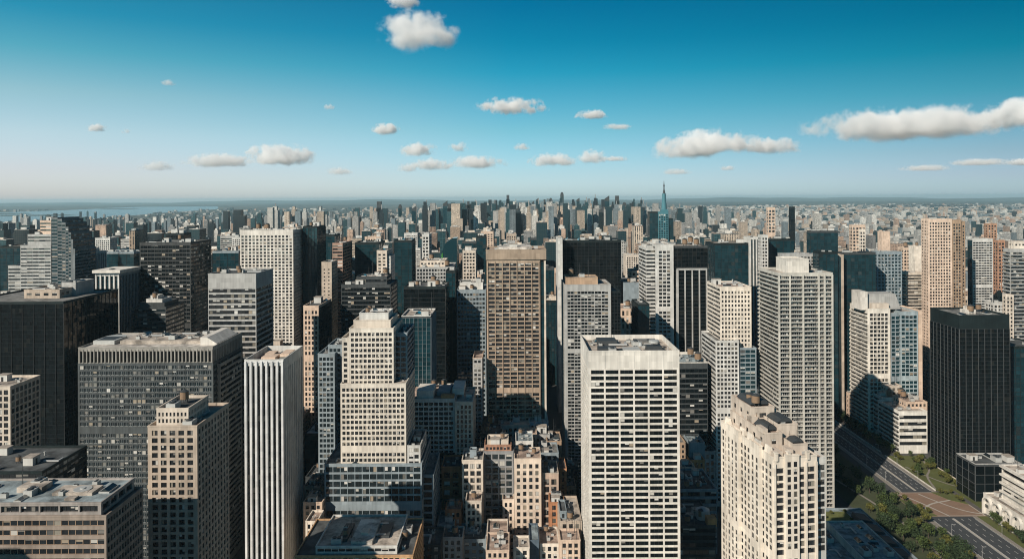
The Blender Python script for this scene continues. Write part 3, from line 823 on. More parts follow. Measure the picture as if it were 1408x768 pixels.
b = B('office_tower', 'dark grey grid tower with pale rooftop huts behind the white roofed grey block', 'tower', 'dark grid tower', 800, (192, 262), yb=450)
b.mass(192, 262, 333, 0, 54, st('g', 5.4, 5, 0.85, 0.6, 0.4, 4), wall=wall_mat((0.055, 0.058, 0.058), 0.2), glass=CURTAIN, roof=R_GREY, clutter=5, side=st('r', 5.4, 5, wh=0.55))
b = B('terraced_block', 'small dark block with a stepped pointed roof in front of the dark grid tower', 'block', 'stepped dark block', 700, (183, 228), yb=452)
b.mass(183, 228, 422, 0, 40, st('r', 6, 6, wh=0.5), wall=DGREY, roof=R_GREY, glass=GLASS_T, clutter=1)
b.mass(192, 226, 416, 4, 30, st('r', 6, 6, wh=0.5), wall=DGREY, roof=R_GREY, ybot=423, clutter=0)
b.mass(201, 223, 411, 8, 20, st('b'), wall=LGREY, roof=R_PALE, ybot=417, clutter=1)
b.mass(207, 217, 406, 12, 10, st('b'), wall=LGREY, roof=R_PALE, ybot=412, clutter=0)
b = B('office_tower', 'pale ribbed tower under an overhanging white roof beside the black left edge block', 'tower', 'overhanging roof tower', 760, (131, 164), yb=452)
b.mass(131, 164, 376, 0, 44, st('v', 5, 6, 0.6, 1, 0.8, 3, fin=0.5), side=st('v', 5, 4, 0.7, 1, 0.4, 3, wall=BLUEGREY), wall=LGREY, glass=CURTAIN_T, clutter=2)
m = MB(); m.box(-14.5, 14.5, -3, 40, px(147, 375, 760)[1], px(147, 371, 760)[1]); b.part('roof_slab', m, WHITE)

b = B('office_tower', 'grey banded tower with a blank concrete top storey left of the finned tower', 'tower', 'grey banded tower', 590, (286, 352), yb=520, nwin=60)
b.mass(286, 352, 376, 0, 42, st('r', 7.4, 5, wh=0.56, rec=0.8, top=20, mull=FRAME_D), wall=GREY, glass=GLASS, roof=R_DARK, clutter=5)
b = B('office_tower', 'tall white tower of small square windows with a dark side behind the grey banded tower', 'tower', 'white square window tower', 850, (330, 403), yb=470, nwin=100)
b.mass(330, 403, 316, 0, 40, st('g', 4.45, 5.2, 0.55, 0.55, 0.7, 7, ml=0.8), side=st('g', 4.45, 5.2, 0.6, 0.6, 0.6, 4), wall=WHITE, roof=R_DARK, clutter=7)
b = B('office_slab', 'plain dark slab tower standing right of the white square window tower', 'tower', 'dark slab', 880, (414, 442), yb=440)
b.mass(416, 436, 311, 0, 40, st('c', 5, 4, glass=CURTAIN_T, top=2, wh=0.5), wall=BLACK, roof=R_DARK, clutter=2)
b = B('office_block', 'small tan block of square windows with a blue grey side near the finned tower', 'block', 'small tan block', 700, (417, 438), yb=475)
b.mass(417, 438, 420, 0, 50, st('g', 7, 4.6, 0.5, 0.55, 0.5, 6), side=st('c', 6, 6, glass=CURTAIN_T, top=4), wall=PEACH, roof=R_DARK, clutter=2)
b = B('apartment_slab', 'plain tan slab with a dark side behind the small tan block', 'tower', 'plain tan slab', 780, (442, 456), yb=420)
b.mass(442, 456, 360, 0, 26, st('g', 5, 5, 0.3, 0.3, 0.3, 8), side=st('g', 5, 5, 0.6, 0.6), wall=TAN, roof=R_DARK, clutter=2)
b = B('office_block', 'reddish brown block with fine bands between the plain tan slab and the dark stepped block', 'tower', 'reddish banded block', 1000, (457, 471), yb=390)
b.mass(457, 471, 334, 0, 60, st('r', 4.4, 5, wh=0.45), wall=wall_mat((0.33, 0.22, 0.17)), roof=R_PALE, clutter=2)
b = B('office_tower', 'dark teal flat topped tower with a wide cap left of the light slab', 'tower', 'dark capped tower', 1050, (488, 521), yb=385)
b.mass(488, 521, 333, 0, 50, st('c', 4.6, 4, glass=CURTAIN_T, top=3, seg=3), wall=BLACK, roof=R_GREY, clutter=3)
b = B('apartment_tower', 'pale pink slab tower with a grey side rising behind the white setback tower', 'tower', 'pale pink slab', 950, (518, 532), yb=430)
b.mass(518, 532, 344, 0, 46, st('g', 4.6, 5, 0.5, 0.45, 0.4, 4), side=st('g', 4.6, 4, 0.35, 0.5, 0.4, 4, wall=GREY), wall=CREAM2, roof=R_PALE, clutter=2)
b.mass(532.3, 537, 352, 3, 36, st('g', 4.6, 5, 0.5, 0.45), side=st('g', 4.6, 5, 0.3, 0.45), wall=LGREY, roof=R_PALE, clutter=0)
b = B('office_block', 'dark stepped office block with black ribbon windows behind the white setback tower', 'office block', 'dark stepped block', 760, (469, 537), yb=450)
b.mass(469, 537, 391, 0, 46, st('r', 6, 4, wh=0.62, top=4), wall=DGREY, glass=CURTAIN, roof=R_GREY, clutter=3)
b.mass(490, 532, 380, 8, 30, st('r', 6, 4, wh=0.5, top=3), wall=DGREY, roof=R_PALE, ybot=392, clutter=6)
b = B('office_block', 'grey block with a cream cluttered roof behind the black curtain wall block', 'office block', 'cream roofed grey block', 860, (572, 622), yb=392)
b.mass(572, 622, 367, 0, 60, st('g', 5, 4, 0.6, 0.5), wall=GREY, roof=R_PALE, clutter=7)
b.mass(577, 612, 358, 14, 34, st('g', 5, 5, 0.5, 0.4), wall=CREAM2, roof=R_PALE, ybot=368, clutter=5)
b = B('office_block', 'black curtain wall block with a flat roof left of the brown grid tower', 'office block', 'black curtain wall block', 720, (555, 612), yb=525)
b.mass(555, 612, 394, 0, 44, st('c', 6, 5, glass=CURTAIN, top=3, seg=4, wh=0.5), wall=BLACK, roof=R_GREY, clutter=6)
b = B('office_slab', 'thin dark teal slab between the black curtain wall block and the brown grid tower', 'tower', 'thin dark slab', 790, (613, 626), yb=560)
b.mass(613, 626, 372, 0, 34, st('c', 6, 4, glass=CURTAIN_T, top=3, seg=2), wall=BLACK, roof=R_DARK, clutter=1)
b = B('office_block', 'grey grid block with a pale roof standing beside the brown grid tower', 'office block', 'grey grid block', 760, (628, 668), yb=560)
b.mass(628, 668, 398, 0, 46, st('g', 6, 4.4, 0.66, 0.5, 0.5, 4), wall=BLUEGREY, roof=R_PALE, glass=GLASS_T, clutter=4)
b.mass(632, 664, 388, 10, 26, st('b'), wall=LGREY, roof=R_PALE, ybot=399, clutter=4)
b = B('garage_block', 'small low annex with a peach roof edge at the foot of the brown grid tower', 'block', 'peach edged annex', 625, (650, 664), yb=560)
b.mass(650, 663, 492, 0, 30, st('g', 6, 5, 0.6, 0.5), wall=GREY, roof=R_PINK, clutter=1, cap=PEACH)

# brown grid tower, the middle of the picture
b = B('office_tower', 'tall brown grid tower with a plain overhanging tan crown in the middle', 'tower', 'brown grid tower', 640, (669, 750), yb=580, nwin=100, clutter=False)
b.mass(669, 742.6, 357, 0, 42, st('g', 5.75, 9.8, 0.76, 0.60, 0.8, 4, cols=7, fin=0.5, ml=1.0, seg=2), wall=wall_mat((0.36, 0.275, 0.205), 0.15), roof=R_PINK)
b.mass(742.7, 747.8, 358, 1.6, 40, st('c', 5.75, 5, glass=CURTAIN_T, top=2, seg=1), wall=BLACK, roof=R_DARK)  # stripe of shade put in as a recessed black wall and dark glass
b.mass(747.9, 750.4, 358, 0.2, 42, st('b'), wall=CREAM2, roof=R_PINK)
b.mass(668, 751, 343, -1.2, 45, st('b'), wall=wall_mat((0.31, 0.24, 0.18), 0.15), roof=R_PINK, ybot=356.9, par=1.5)
Z = px(709, 343, 640)[1]
m = MB(); m.box(-17, 14, 8, 34, Z - 1.4, Z + 1.6); b.part('plant_room', m, R_WHITE)
b.clutter(-24, 24, 4, 40, Z - 1.5, 6)

b = B('office_tower', 'broad dark glass tower with a fine grid behind the pale framed tower', 'tower', 'broad dark glass tower', 900, (774, 854), yb=392)
b.mass(774, 854, 330, 0, 46, st('c', 4.6, 5, glass=CURTAIN, top=3, seg=1, wh=0.5, mull=FRAME_D), wall=BLACK, roof=R_GREY, clutter=9)
b = B('stair_tower', 'narrow full height grey pier along the left edge of the broad dark glass tower', 'tower', 'grey pier', 880, (767, 773.4), yb=660)
b.mass(767, 773.4, 327, 0, 40, st('b'), wall=LGREY, roof=R_DARK, clutter=0)
b = B('office_tower', 'pale framed tower of black windows just left of the white tower with black windows', 'tower', 'pale framed tower', 645, (776, 853), yb=650, nwin=60)
b.mass(776, 840, 391, 0, 40, st('g', 4.7, 9.4, 0.90, 0.66, 0.6, 9, cols=6, ml=2.4, mull=FRAME_L, seg=2), wall=GREY, roof=R_PALE, glass=CURTAIN, clutter=0)
b.mass(840.2, 853, 400, 2, 36, st('c', 4.7, 4, glass=CURTAIN, top=2), wall=BLACK, roof=R_DARK, clutter=1)
b.mass(778, 822, 381, 12, 22, st('g', 8, 5, 0.5, 0.3), wall=BROWN, roof=R_GREY, ybot=391, clutter=4)

b = B('office_tower', 'tower with a cream framed grid on its left and dark ribbed glass on its right', 'tower', 'half ribbed tower', 760, (901, 973), yb=470, clutter=True)
b.mass(901, 926, 336, 0, 48, st('g', 5.2, 5, 0.7, 0.55, 0.6, 8, ml=3.2), side=st('r', 5.2, 5, wh=0.5), wall=LGREY, roof=R_PALE, clutter=3)
b.mass(926.2, 973, 338, 2.0, 44, st('c', 5.2, 5, glass=CURTAIN, top=3, seg=1, fin=0.6, wh=0.5), wall=DGREY, roof=R_PALE, clutter=4)
b.mass(931, 972.5, 369, -1.2, 3.1, st('v', 5, 9, 0.82, 1, 0.5, 2, fin=0.6, mull=FRAME_D), wall=GREY, glass=CURTAIN, roof=R_GREY, par=0.3, clutter=0)
b.mass(888, 901, 341, 6, 44, st('r', 5.2, 5, wh=0.45), wall=LGREY, roof=R_PALE, clutter=2)
b = B('office_block', 'small cream block with a tall arched opening left of the half ribbed tower', 'block', 'arched cream block', 760, (853, 878), yb=460)
b.mass(853, 878, 424, 0, 36, st('g', 9, 6, 0.45, 0.6), wall=PEACH, roof=R_PINK, clutter=4)
b = B('office_block', 'dark teal glass cube below the half ribbed tower', 'block', 'dark teal cube', 700, (877, 900), yb=462)
b.mass(877, 893, 418, 0, 36, st('c', 6, 5, glass=CURTAIN_T, top=2), side=st('c', 6, 5, glass=CURTAIN_T, top=2), wall=BLACK, roof=R_DARK, clutter=2)
b = B('warehouse', 'blank grey slab beside the street above the arched cream block', 'block', 'blank grey slab', 900, (857, 886), yb=424)
b.mass(857, 886, 388, 0, 40, st('b'), wall=BLUEGREY, roof=R_PINK, clutter=4)
b.mass(868, 886, 372, 30, 30, st('g', 6, 6, 0.5, 0.5), wall=PEACH, roof=R_PINK, ybot=389, clutter=3)

b = B('apartment_tower', 'cream tower of square windows on a wider base left of the balcony tower', 'tower', 'cream square window tower', 620, (990, 1033), yb=545, nwin=100)
b.mass(990, 1033, 394, 0, 42, st('g', 6.0, 4.7, 0.5, 0.5, 0.6, 5, cols=9), side=st('r', 6.0, 6, wh=0.42), wall=CREAM, roof=R_PINK, clutter=6)
b.mass(984, 1016, 468, -8, 46, st('g', 6, 4.7, 0.6, 0.5), side=st('r', 6, 6, wh=0.45), wall=LGREY, roof=R_GREY, clutter=0)
b.mass(1016.3, 1040, 478, -6, 46, st('g', 6, 6, 0.8, 0.6), wall=BLUEGREY, roof=R_GREY, glass=CURTAIN_T, clutter=3)
b = B('balcony_tower', 'big grey white tower of continuous balconies with a square white crown', 'tower', 'balcony tower', 580, (1070, 1145), yb=640, nwin=40, clutter=False)
b.mass(1070, 1145, 375, 0, 46, st('k', 5.9, 2.4, wh=0.60, rec=1.2, top=4, seg=3, slab=1.3, mull=FRAME_L), side=st('k', 5.9, 3, wh=0.52, rec=1.0, top=3, seg=1, slab=1.2), wall=wall_mat((0.44, 0.42, 0.375), 0.12), roof=R_PALE)
for x in (1070.5, 1085.5, 1103.5, 1125, 1133, 1143.5):
    X = px(x, 375, 580)[0] - b.Xc
    m = MB(); m.box(X - 0.55, X + 0.55, -1.7, -0.01, 0, px(x, 377, 580)[1]); b.part('pier', m, wall_mat((0.44, 0.42, 0.375), 0.12))
b.mass(1083, 1112, 356, 8, 26, st('b'), wall=WHITE, roof=R_WHITE, ybot=376)
b.clutter(10, 20, 3, 30, px(1130, 375, 580)[1] - 1.2, 4)
b = B('apartment_tower', 'white and teal balcony tower with a sloped grey penthouse by the avenue', 'tower', 'white avenue tower', 800, (1193, 1268), yb=560, nwin=60, clutter=False)
b.mass(1193, 1224, 424, 0, 42, st('g', 5.6, 5, 0.72, 0.58, 0.9, 6, ml=2.2, seg=2), side=st('k', 5.6, 5, wh=0.48, rec=0.8, top=6, seg=3, slab=1.2), wall=wall_mat((0.62, 0.58, 0.51), 0.12), roof=R_PALE)
b.mass(1224.3, 1238, 430, 2, 38, st('g', 5.6, 5, 0.7, 0.62, 0.7, 4), wall=BLUEGREY, roof=R_PALE, glass=CURTAIN_T)
b.mass(1238.2, 1262, 428, -1, 40, st('g', 5.6, 5, 0.74, 0.62, 0.7, 5), wall=wall_mat((0.30, 0.36, 0.38), 0.12), roof=R_PALE, glass=CURTAIN_T)
b.mass(1262.2, 1268, 427, 0.5, 39, st('b'), wall=PEACH, roof=R_PALE)
X = [px(x, 400, 806)[0] - b.Xc for x in (1185, 1193, 1232, 1240)]
z_ = [px(1210, y, 806)[1] for y in (424, 404)]
m = MB(); m.prism([(X[0], z_[0] - 1), (X[3], z_[0] - 1), (X[2], z_[1]), (X[1], z_[1])], 8, 28); b.part('sloped_penthouse', m, GREY)
m = MB(); m.box(X[0] - 3, X[0] + 5, 3, 24, z_[0] - 1, z_[1] + 3); b.part('penthouse', m, WHITE)
m = MB(); m.box(X[1] + 3, X[1] + 22, 3, 7.9, z_[0] - 1, z_[0] + 6); b.part('penthouse', m, CREAM2)

b = B('apartment_tower', 'tall peach and white tower with a rounded brown right side on the skyline', 'tower', 'peach skyline tower', 900, (1268, 1327), yb=425, nwin=60)
b.mass(1276, 1309, 301, 0, 15, st('g', 4.3, 3.8, 0.55, 0.5, 0.5, 4, ml=1.5), side=st('g', 4.3, 3.8, 0.5, 0.5), wall=wall_mat((0.60, 0.46, 0.36), 0.12), roof=R_PINK, clutter=3)
b.mass(1309.3, 1322, 302, 1.5, 14, st('g', 4.3, 3.8, 0.6, 0.55, 0.5, 5), wall=BROWN, roof=R_PINK, clutter=1)
b.mass(1322.2, 1327, 304, 5, 12, st('g', 4.3, 3.8, 0.6, 0.55, 0.5, 5), wall=BROWN, roof=R_PINK, clutter=0)
b = B('apartment_tower', 'grey tower of close horizontal bands right of the peach skyline tower', 'tower', 'grey close banded tower', 980, (1331, 1365), yb=425)
b.mass(1337, 1365, 328, 0, 10, st('g', 3.5, 4, 0.8, 0.5, 0.5, 4), side=st('c', 4, 5, glass=CURTAIN_T), wall=LGREY, roof=R_GREY, clutter=2)
b = B('apartment_tower', 'slender brick brown tower behind the grey close banded tower', 'tower', 'slender brown tower', 1180, (1355, 1371), yb=420)
b.mass(1358, 1371, 307, 0, 10, st('g', 3.6, 4, 0.5, 0.5), wall=wall_mat((0.36, 0.22, 0.15)), roof=R_PINK, clutter=1)
b = B('apartment_tower', 'brown grey balcony tower cut by the right edge of the picture', 'tower', 'right edge tower', 820, (1382, 1420), yb=475)
b.mass(1389, 1425, 342, 0, 12, st('k', 5, 4, wh=0.55, top=4, seg=4), wall=GREY, roof=R_PINK, clutter=3)
b.mass(1394, 1425, 332, 2, 9, st('g', 5, 5, 0.5, 0.4), wall=CREAM, roof=R_PINK, ybot=343, clutter=3)
b.mass(1383, 1394, 405, -6, 5.9, st('g', 5.4, 5, 0.5, 0.5), wall=CREAM2, roof=R_PINK, clutter=0)
b = B('office_tower', 'black glass tower with thin pale mullions and a blank black top beside the avenue', 'tower', 'black avenue tower', 660, (1319, 1388), yb=660, clutter=False)
b.mass(1319, 1388, 433, 0, 46, st('c', 5.6, 4.2, glass=CURTAIN, top=19, seg=2, fin=0.5, wh=0.7, mull=SLATE), side=st('c', 5.6, 4.2, glass=CURTAIN, top=19, seg=2, fin=0.45, wh=0.7, mull=SLATE), wall=BLACK, roof=R_GREY, par=1.6)
Z = px(1353, 433, 660)[1] - 1.6
m = MB(); m.box(-8, 2, 16, 24, Z, Z + 4); m.box(-6, 0, 18, 22, Z + 4, Z + 7); b.part('plant_room', m, R_WHITE)
b.clutter(-20, 20, 4, 40, Z, 6)
b = B('office_block', 'dark green glass block right of the black avenue tower', 'office block', 'dark edge block', 690, (1390, 1440), yb=650)
b.mass(1390, 1440, 476, 0, 40, st('c', 6, 6, glass=CURTAIN_T, top=3), wall=BLACK, roof=R_DARK, clutter=3)

# lower buildings along the avenue, right
kw = dict(wall=wall_mat((0.62, 0.60, 0.55), 0.14))
b = B('apartment_block', 'white balcony block facing the avenue nearest to the black avenue tower', 'apartment block', 'near white avenue block', 735, (1236, 1275), yb=625, nwin=60)
b.mass(1236, 1275, 565, 0, 42, st('r', 9, 6, wh=0.45, rec=1.2, top=4), side=st('k', 6, 6, wh=0.5, rec=1, top=3, seg=4, slab=1.2), roof=R_PALE, clutter=5, **kw)
b.mass(1246, 1275, 552, 14, 26, st('g', 6, 6, 0.5, 0.5), wall=PEACH, roof=R_PINK, ybot=566, clutter=5)
b = B('apartment_block', 'white balcony block further up the avenue below the white avenue tower', 'apartment block', 'far white avenue block', 781, (1214, 1262), yb=580, nwin=40)
b.mass(1213, 1262, 546, 0, 38, st('r', 7, 6, wh=0.45, rec=1.0, top=4), side=st('k', 6, 6, wh=0.5, rec=1, top=3, seg=4, slab=1.2), roof=R_PINK, clutter=6, **kw)
b.mass(1218, 1240, 530, 8, 26, st('g', 6, 6, 0.5, 0.5), wall=CREAM2, roof=R_PINK, ybot=547, clutter=3)
b = B('apartment_block', 'peach apartment house with small windows at the far end of the avenue', 'apartment block', 'peach avenue house', 850, (1166, 1186), yb=585, nwin=30)
b.mass(1167, 1188, 540, 0, 40, st('g', 6.4, 6, 0.45, 0.5, 0.5, 4), side=st('g', 6.4, 6, 0.4, 0.5), wall=PEACH, roof=R_PINK, clutter=3)
b = B('apartment_block', 'narrow cream house left of the peach avenue house', 'apartment block', 'narrow cream house', 880, (1148, 1166), yb=580, nwin=30)
b.mass(1150, 1166, 528, 0, 36, st('g', 6.4, 6, 0.4, 0.5, 0.5, 4), wall=CREAM, roof=R_PINK, clutter=2)
b = B('glass_pavilion', 'small dark glass block with a pale rim at the foot of the black avenue tower', 'block', 'dark glass pavilion', 618, (1341, 1405), yb=690)
b.mass(1341, 1405, 637, 0, 26, st('c', 12, 12, glass=CURTAIN, top=3, mull=SLATE), wall=DGREY, roof=R_DARK, clutter=4, cap=GREY)
# white arcaded building in the bottom right corner
b = B('arcaded_building', 'white building with curved arches and balconies in the bottom right corner', 'building', 'white arcaded building', 550, (1402, 1480), yb=768, nwin=20)
x0 = 384 - b.Xc
b.box(x0 + 2.2, x0 + 40, 0, 48, 0, 16, st('g', 9, 10, 0.6, 0.5), st('g', 9, 12, 0.6, 0.5, 0.6, 4, glass=GLASS_T), WHITE, R_PALE, 0.8, clutter=4)
b.box(x0 + 8, x0 + 40, -1, 34, 15.2, 44, st('r', 8, 10, wh=0.5), st('r', 10, 8, wh=0.5, rec=1.5), WHITE, R_PALE, 0.8, clutter=3)
for k in range(4):                                             # round-headed arches along the avenue front
    y0, y1 = 1.0 + k * 11.6, 11.8 + k * 11.6
    ym, r = (y0 + y1) / 2, (y1 - y0) / 2
    m = MB()
    arc = [(ym - r * math.cos(a * math.pi / 12), 9.5 + r * math.sin(a * math.pi / 12)) for a in range(13)]
    inn = [(ym - (r - 1.1) * math.cos(a * math.pi / 12), 9.5 + (r - 1.1) * math.sin(a * math.pi / 12)) for a in range(13)]
    v, f = [], []
    for xx in (x0, x0 + 2.15):
        for seq in (arc, inn):
            v += [(xx, y, z) for y, z in [(seq[0][0], 0)] + seq + [(seq[-1][0], 0)]]
    n_ = 15
    for i in range(n_ - 1):
        f += [(i, i + 1, n_ + i + 1, n_ + i), (2 * n_ + i + 1, 2 * n_ + i, 3 * n_ + i, 3 * n_ + i + 1), (i + 1, i, 2 * n_ + i, 2 * n_ + i + 1), (n_ + i, n_ + i + 1, 3 * n_ + i + 1, 3 * n_ + i)]
    m.quads(v, f); b.part('arch', m, WHITE)
for z in (16.2, 22.8, 29.4, 36, 42.6):
    m = MB(); m.box(x0 + 5.8, x0 + 7.98, -2, 34, z, z + 1.3); b.part('balcony', m, WHITE)

# long low hall beside the avenue
b = B('long_hall', 'long low hall with a blue grey roof and dark roof lights beside the avenue', 'hall', 'long blue roofed hall', 430, (1166, 1320), yb=768, clutter=False, loc=(232, 430, 0))
b.box(-30, 34, 0, 128, 0, 21, st('r', 12, 8, wh=0.5), st('r', 12, 8, wh=0.5), BLUEGREY, R_BLUE, 1.0)
b.box(-6, 20, 20, 96, 19, 25.5, st('b'), None, LGREY, R_BLUE, 0.8)
for k in range(6):
    m = MB(); m.prism([(21, 20.05), (32, 20.05), (31, 21.6), (22, 23.2)], 14 + k * 18, 26 + k * 18); b.part('roof_light', m, UNIT_D)
m = MB(); m.box(-26, 20, 103, 123, 20.02, 20.6); b.part('roof_garden', m, plain_mat('roof_planting', (0.10, 0.11, 0.03), 0.95, 0, 0.5, 0.3))
b.clutter(-5, 19, 22, 94, 24.7, 12, ['air_unit', 'air_duct', 'skylight', 'cooling_tower'])
b.clutter(-28, -8, 8, 96, 20, 8, ['air_unit', 'air_duct', 'skylight', 'cooling_tower'])

# right of the white tower, in the shade
b = B('office_block', 'low dark block with a white roof parapet right of the white tower with black windows', 'office block', 'white parapet block', 620, (934, 974), yb=600)
b.mass(930, 973, 498, 0, 42, st('r', 7, 6, wh=0.6, top=8), wall=DGREY, glass=CURTAIN, roof=R_BLUE, cap=WHITE, par=2.0, clutter=4)
b = B('brick_block', 'narrow dull brick block squeezed beside the white tower with black windows', 'block', 'narrow dull brick block', 600, (934, 943), yb=665)
b.mass(930, 943, 608, 0, 24, st('g', 7, 6, 0.5, 0.5), wall=BROWN, roof=R_GREY, clutter=1)
b = B('apartment_block', 'small dark block with one orange wall in the shade right of the white tower', 'block', 'small orange walled block', 590, (948, 970), yb=665)
b.mass(948, 969, 632, 0, 26, st('g', 9, 7, 0.4, 0.5), wall=wall_mat((0.42, 0.22, 0.10), 0.2), roof=R_DARK, clutter=2)
b.mass(948, 969, 608, 10, 22, st('b'), wall=BLUEGREY, roof=R_BLUE, ybot=633, clutter=2)
b = B('industrial_block', 'low dark teal roofed block in the shade left of the cream stepped tower', 'block', 'low teal roofed block', 530, (934, 986), yb=768)
b.mass(930, 986, 672, 0, 40, st('r', 10, 8, wh=0.5), wall=BLUEGREY, roof=R_DARK, clutter=8)
b = B('industrial_block', 'low flat block with a round tank below the teal roofed block', 'block', 'round tank block', 480, (934, 984), yb=768)
b.mass(929, 984, 722, 0, 40, st('r', 10, 8, wh=0.5), wall=DGREY, roof=R_DARK, clutter=8)
Z = px(956, 722, 480)[1] - 1.2
m = MB(); m.cyl(6, 14, Z, Z + 6, 4.5, seg=24); m.cyl(6, 14, Z + 6, Z + 8, 4.6, 0.4, 24); b.part('round_tank', m, FRAME_L)
m = MB(); m.box(6, 12, 1, 8, Z, Z + 5); b.part('plant_room', m, wall_mat((0.42, 0.22, 0.10), 0.2))
b = B('office_block', 'dark unlit block behind the white parapet block', 'office block', 'dark unlit block', 700, (935, 985), yb=560)
b.mass(938, 990, 512, 0, 40, st('r', 6, 6, wh=0.5), wall=BLACK, roof=R_DARK, clutter=5)
b = B('office_block', 'low dark block with a small orange roof deck between two cream towers', 'office block', 'orange deck block', 640, (985, 1045), yb=600)
b.mass(988, 1042, 545, 0, 40, st('r', 7, 6, wh=0.6), wall=BLACK, glass=CURTAIN_T, roof=R_DARK, clutter=5)

# white setback tower left of the middle
b = B('setback_tower', 'large white setback tower with many dark windows and glassy stepped base', 'tower', 'white setback tower', 480, (469, 542), yb=720, nwin=100, clutter=False)
sg = st('g', 7.45, 5.7, 0.64, 0.52, 0.6, 5, ml=0.8, seg=2)
WS = wall_mat((0.56, 0.51, 0.44), 0.13)
b.mass(480, 541, 451, 6, 40, sg, wall=WS, roof=R_PALE, clutter=3)
b.mass(470, 479.8, 464, 7, 36, sg, wall=WS, roof=R_PALE, clutter=2)
b.mass(541.2, 560, 457, 16, 34, st('g', 7.45, 7, 0.7, 0.6, 0.5, 5), wall=BLUEGREY, roof=R_DARK, side=st('r', 7.45, 8, wh=0.5, rec=0.8), clutter=4)
b.mass(468, 558, 527, 2, 44, sg, wall=WS, roof=R_PALE, clutter=4, par=0.8)
b.mass(446, 580, 637, -2, 52, st('g', 10, 10, 0.86, 0.7, 0.6, 3, ml=0.8, seg=2), wall=BLUEGREY, roof=R_GREY, glass=GLASS_T, side=st('g', 10, 10, 0.86, 0.7, 0.6, 3), clutter=8)
b.mass(580.4, 596, 652, 6, 42, st('g', 10, 10, 0.86, 0.7, 0.6, 3), wall=BLUEGREY, roof=R_GREY, glass=GLASS_T, clutter=3)
b.mass(486, 537, 440, 10, 30, st('g', 9, 5, 0.5, 0.4, 0.5, 5), wall=CREAM2, roof=R_PALE, ybot=452, clutter=0)
b.mass(494, 534, 430, 18, 20, st('b'), wall=LGREY, roof=R_PALE, ybot=441, clutter=5)
b.mass(560, 578, 612, 2, 34, st('g', 9, 8, 0.7, 0.5), wall=LGREY, roof=R_DARK, clutter=3)
b = B('ribbed_tower', 'dark teal tower with fine vertical ribs just behind the white setback tower', 'tower', 'teal ribbed tower', 600, (561, 598), yb=525)
b.mass(552, 592, 434, 0, 40, st('c', 6, 5, glass=CURTAIN_T, top=3, seg=1, fin=0.6, mull=BLUEGREY, wh=0.9), wall=DGREY, roof=R_PALE, cap=LGREY, clutter=5)
b = B('apartment_block', 'blue grey grid block with an uneven top left of the white setback tower', 'tower', 'blue grey grid block', 545, (437, 466), yb=640, nwin=50)
b.mass(437, 460, 486, 0, 34, st('g', 7, 5, 0.68, 0.55, 0.5, 4), wall=BLUEGREY, roof=R_GREY, glass=GLASS_T, clutter=2)
b.mass(451, 470, 474, 6, 26, st('g', 7, 5, 0.68, 0.55, 0.5, 4), wall=BLUEGREY, roof=R_GREY, glass=GLASS_T, clutter=3)
b = B('apartment_block', 'white grid block with an orange and white roof beside the white setback tower', 'apartment block', 'orange roofed grid block', 560, (564, 652), yb=615, nwin=100, clutter=False)
b.mass(560, 625, 548, 0, 46, st('g', 6.6, 7, 0.68, 0.56, 0.6, 4, ml=0.8, seg=2), wall=LGREY, roof=R_PINK, par=0.8)
b.mass(625.3, 650, 552, -3, 44, st('g', 6.6, 5, 0.5, 0.6, 0.5, 4), wall=CREAM2, roof=R_PALE, par=1, clutter=3)
Z = px(594, 548, 560)[1] - 0.8
for x0, x1, y0, y1, h, mt in ((-21, -8, 4, 26, 6, WHITE), (-6, 4, 12, 34, 3, BLUEGREY), (-2, 8, 2, 10, 2.4, wall_mat((0.42, 0.22, 0.10), 0.2)), (6, 15, 14, 40, 5, WHITE)):
    m = MB(); m.box(x0, x1, y0, y1, Z, Z + h); b.part('plant_room', m, mt)
b.clutter(-20, 8, 28, 44, Z, 6)

# bottom centre podium building
b = B('podium_building', 'low building with a raised pale roof and orange eaves at the bottom edge', 'building', 'raised roof building', 400, (405, 568), yb=768, clutter=False)
b.mass(405, 568, 763, 0, 46, st('g', 9, 8, 0.6, 0.5), wall=wall_mat((0.46, 0.28, 0.15), 0.18), roof=R_DARK, par=0.8)
b.mass(434, 546, 750, 3, 40, st('g', 7, 10, 0.8, 0.5, 0.5, 2), wall=LGREY, roof=R_PALE, ybot=763, par=0.9)
Z = px(490, 750, 403)[1] - 0.9
for x0, x1, y0, y1, h, mt in ((-12, -7, 10, 30, 1.6, UNIT_D), (-4, 8, 6, 34, 2.2, R_WHITE), (10, 16, 14, 30, 1.4, UNIT_D), (0, 4, 14, 20, 3.2, CREAM2)):
    m = MB(); m.box(x0, x1, y0, y1, Z, Z + h); b.part('plant_room', m, mt)
b.clutter(-22, 18, 4, 38, Z, 9)
b.clutter(20, 30, 4, 40, px(490, 763, 400)[1] - 0.8, 5)

# the huddle of old small blocks in the lower middle
def small(label, short, D, x0, x1, yt, wall, roof=R_GREY, style=None, yb=768, depth=24, cat='block', name='apartment_block', nwin=60, cl=3, **k):
    b = B(name, label, cat, short, D, (x0, x1), yb=yb, nwin=nwin)
    b.mass(x0, x1, yt, 0, depth, style or st('g', 9, 8, 0.5, 0.55, 0.5, 4, fin=0.2), wall=wall, roof=roof, clutter=cl, **k)
    return b
b = small('sunlit cream stepped block with a lower left wing in the lower middle', 'cream stepped block', 520, 707, 744, 630, wall_mat((0.57, 0.47, 0.38), 0.15), R_PINK, st('g', 9.4, 8.6, 0.46, 0.52, 0.5, 6, cols=4))
b.mass(691, 706.7, 686, 1, 22, st('g', 9.4, 8, 0.46, 0.52, 0.5, 3, cols=2), wall=wall_mat((0.57, 0.47, 0.38), 0.15), roof=R_PINK, clutter=1)
b.mass(699, 748, 735, -4, 26, st('g', 9.4, 8, 0.5, 0.5), wall=PEACH, roof=R_PINK, clutter=1)
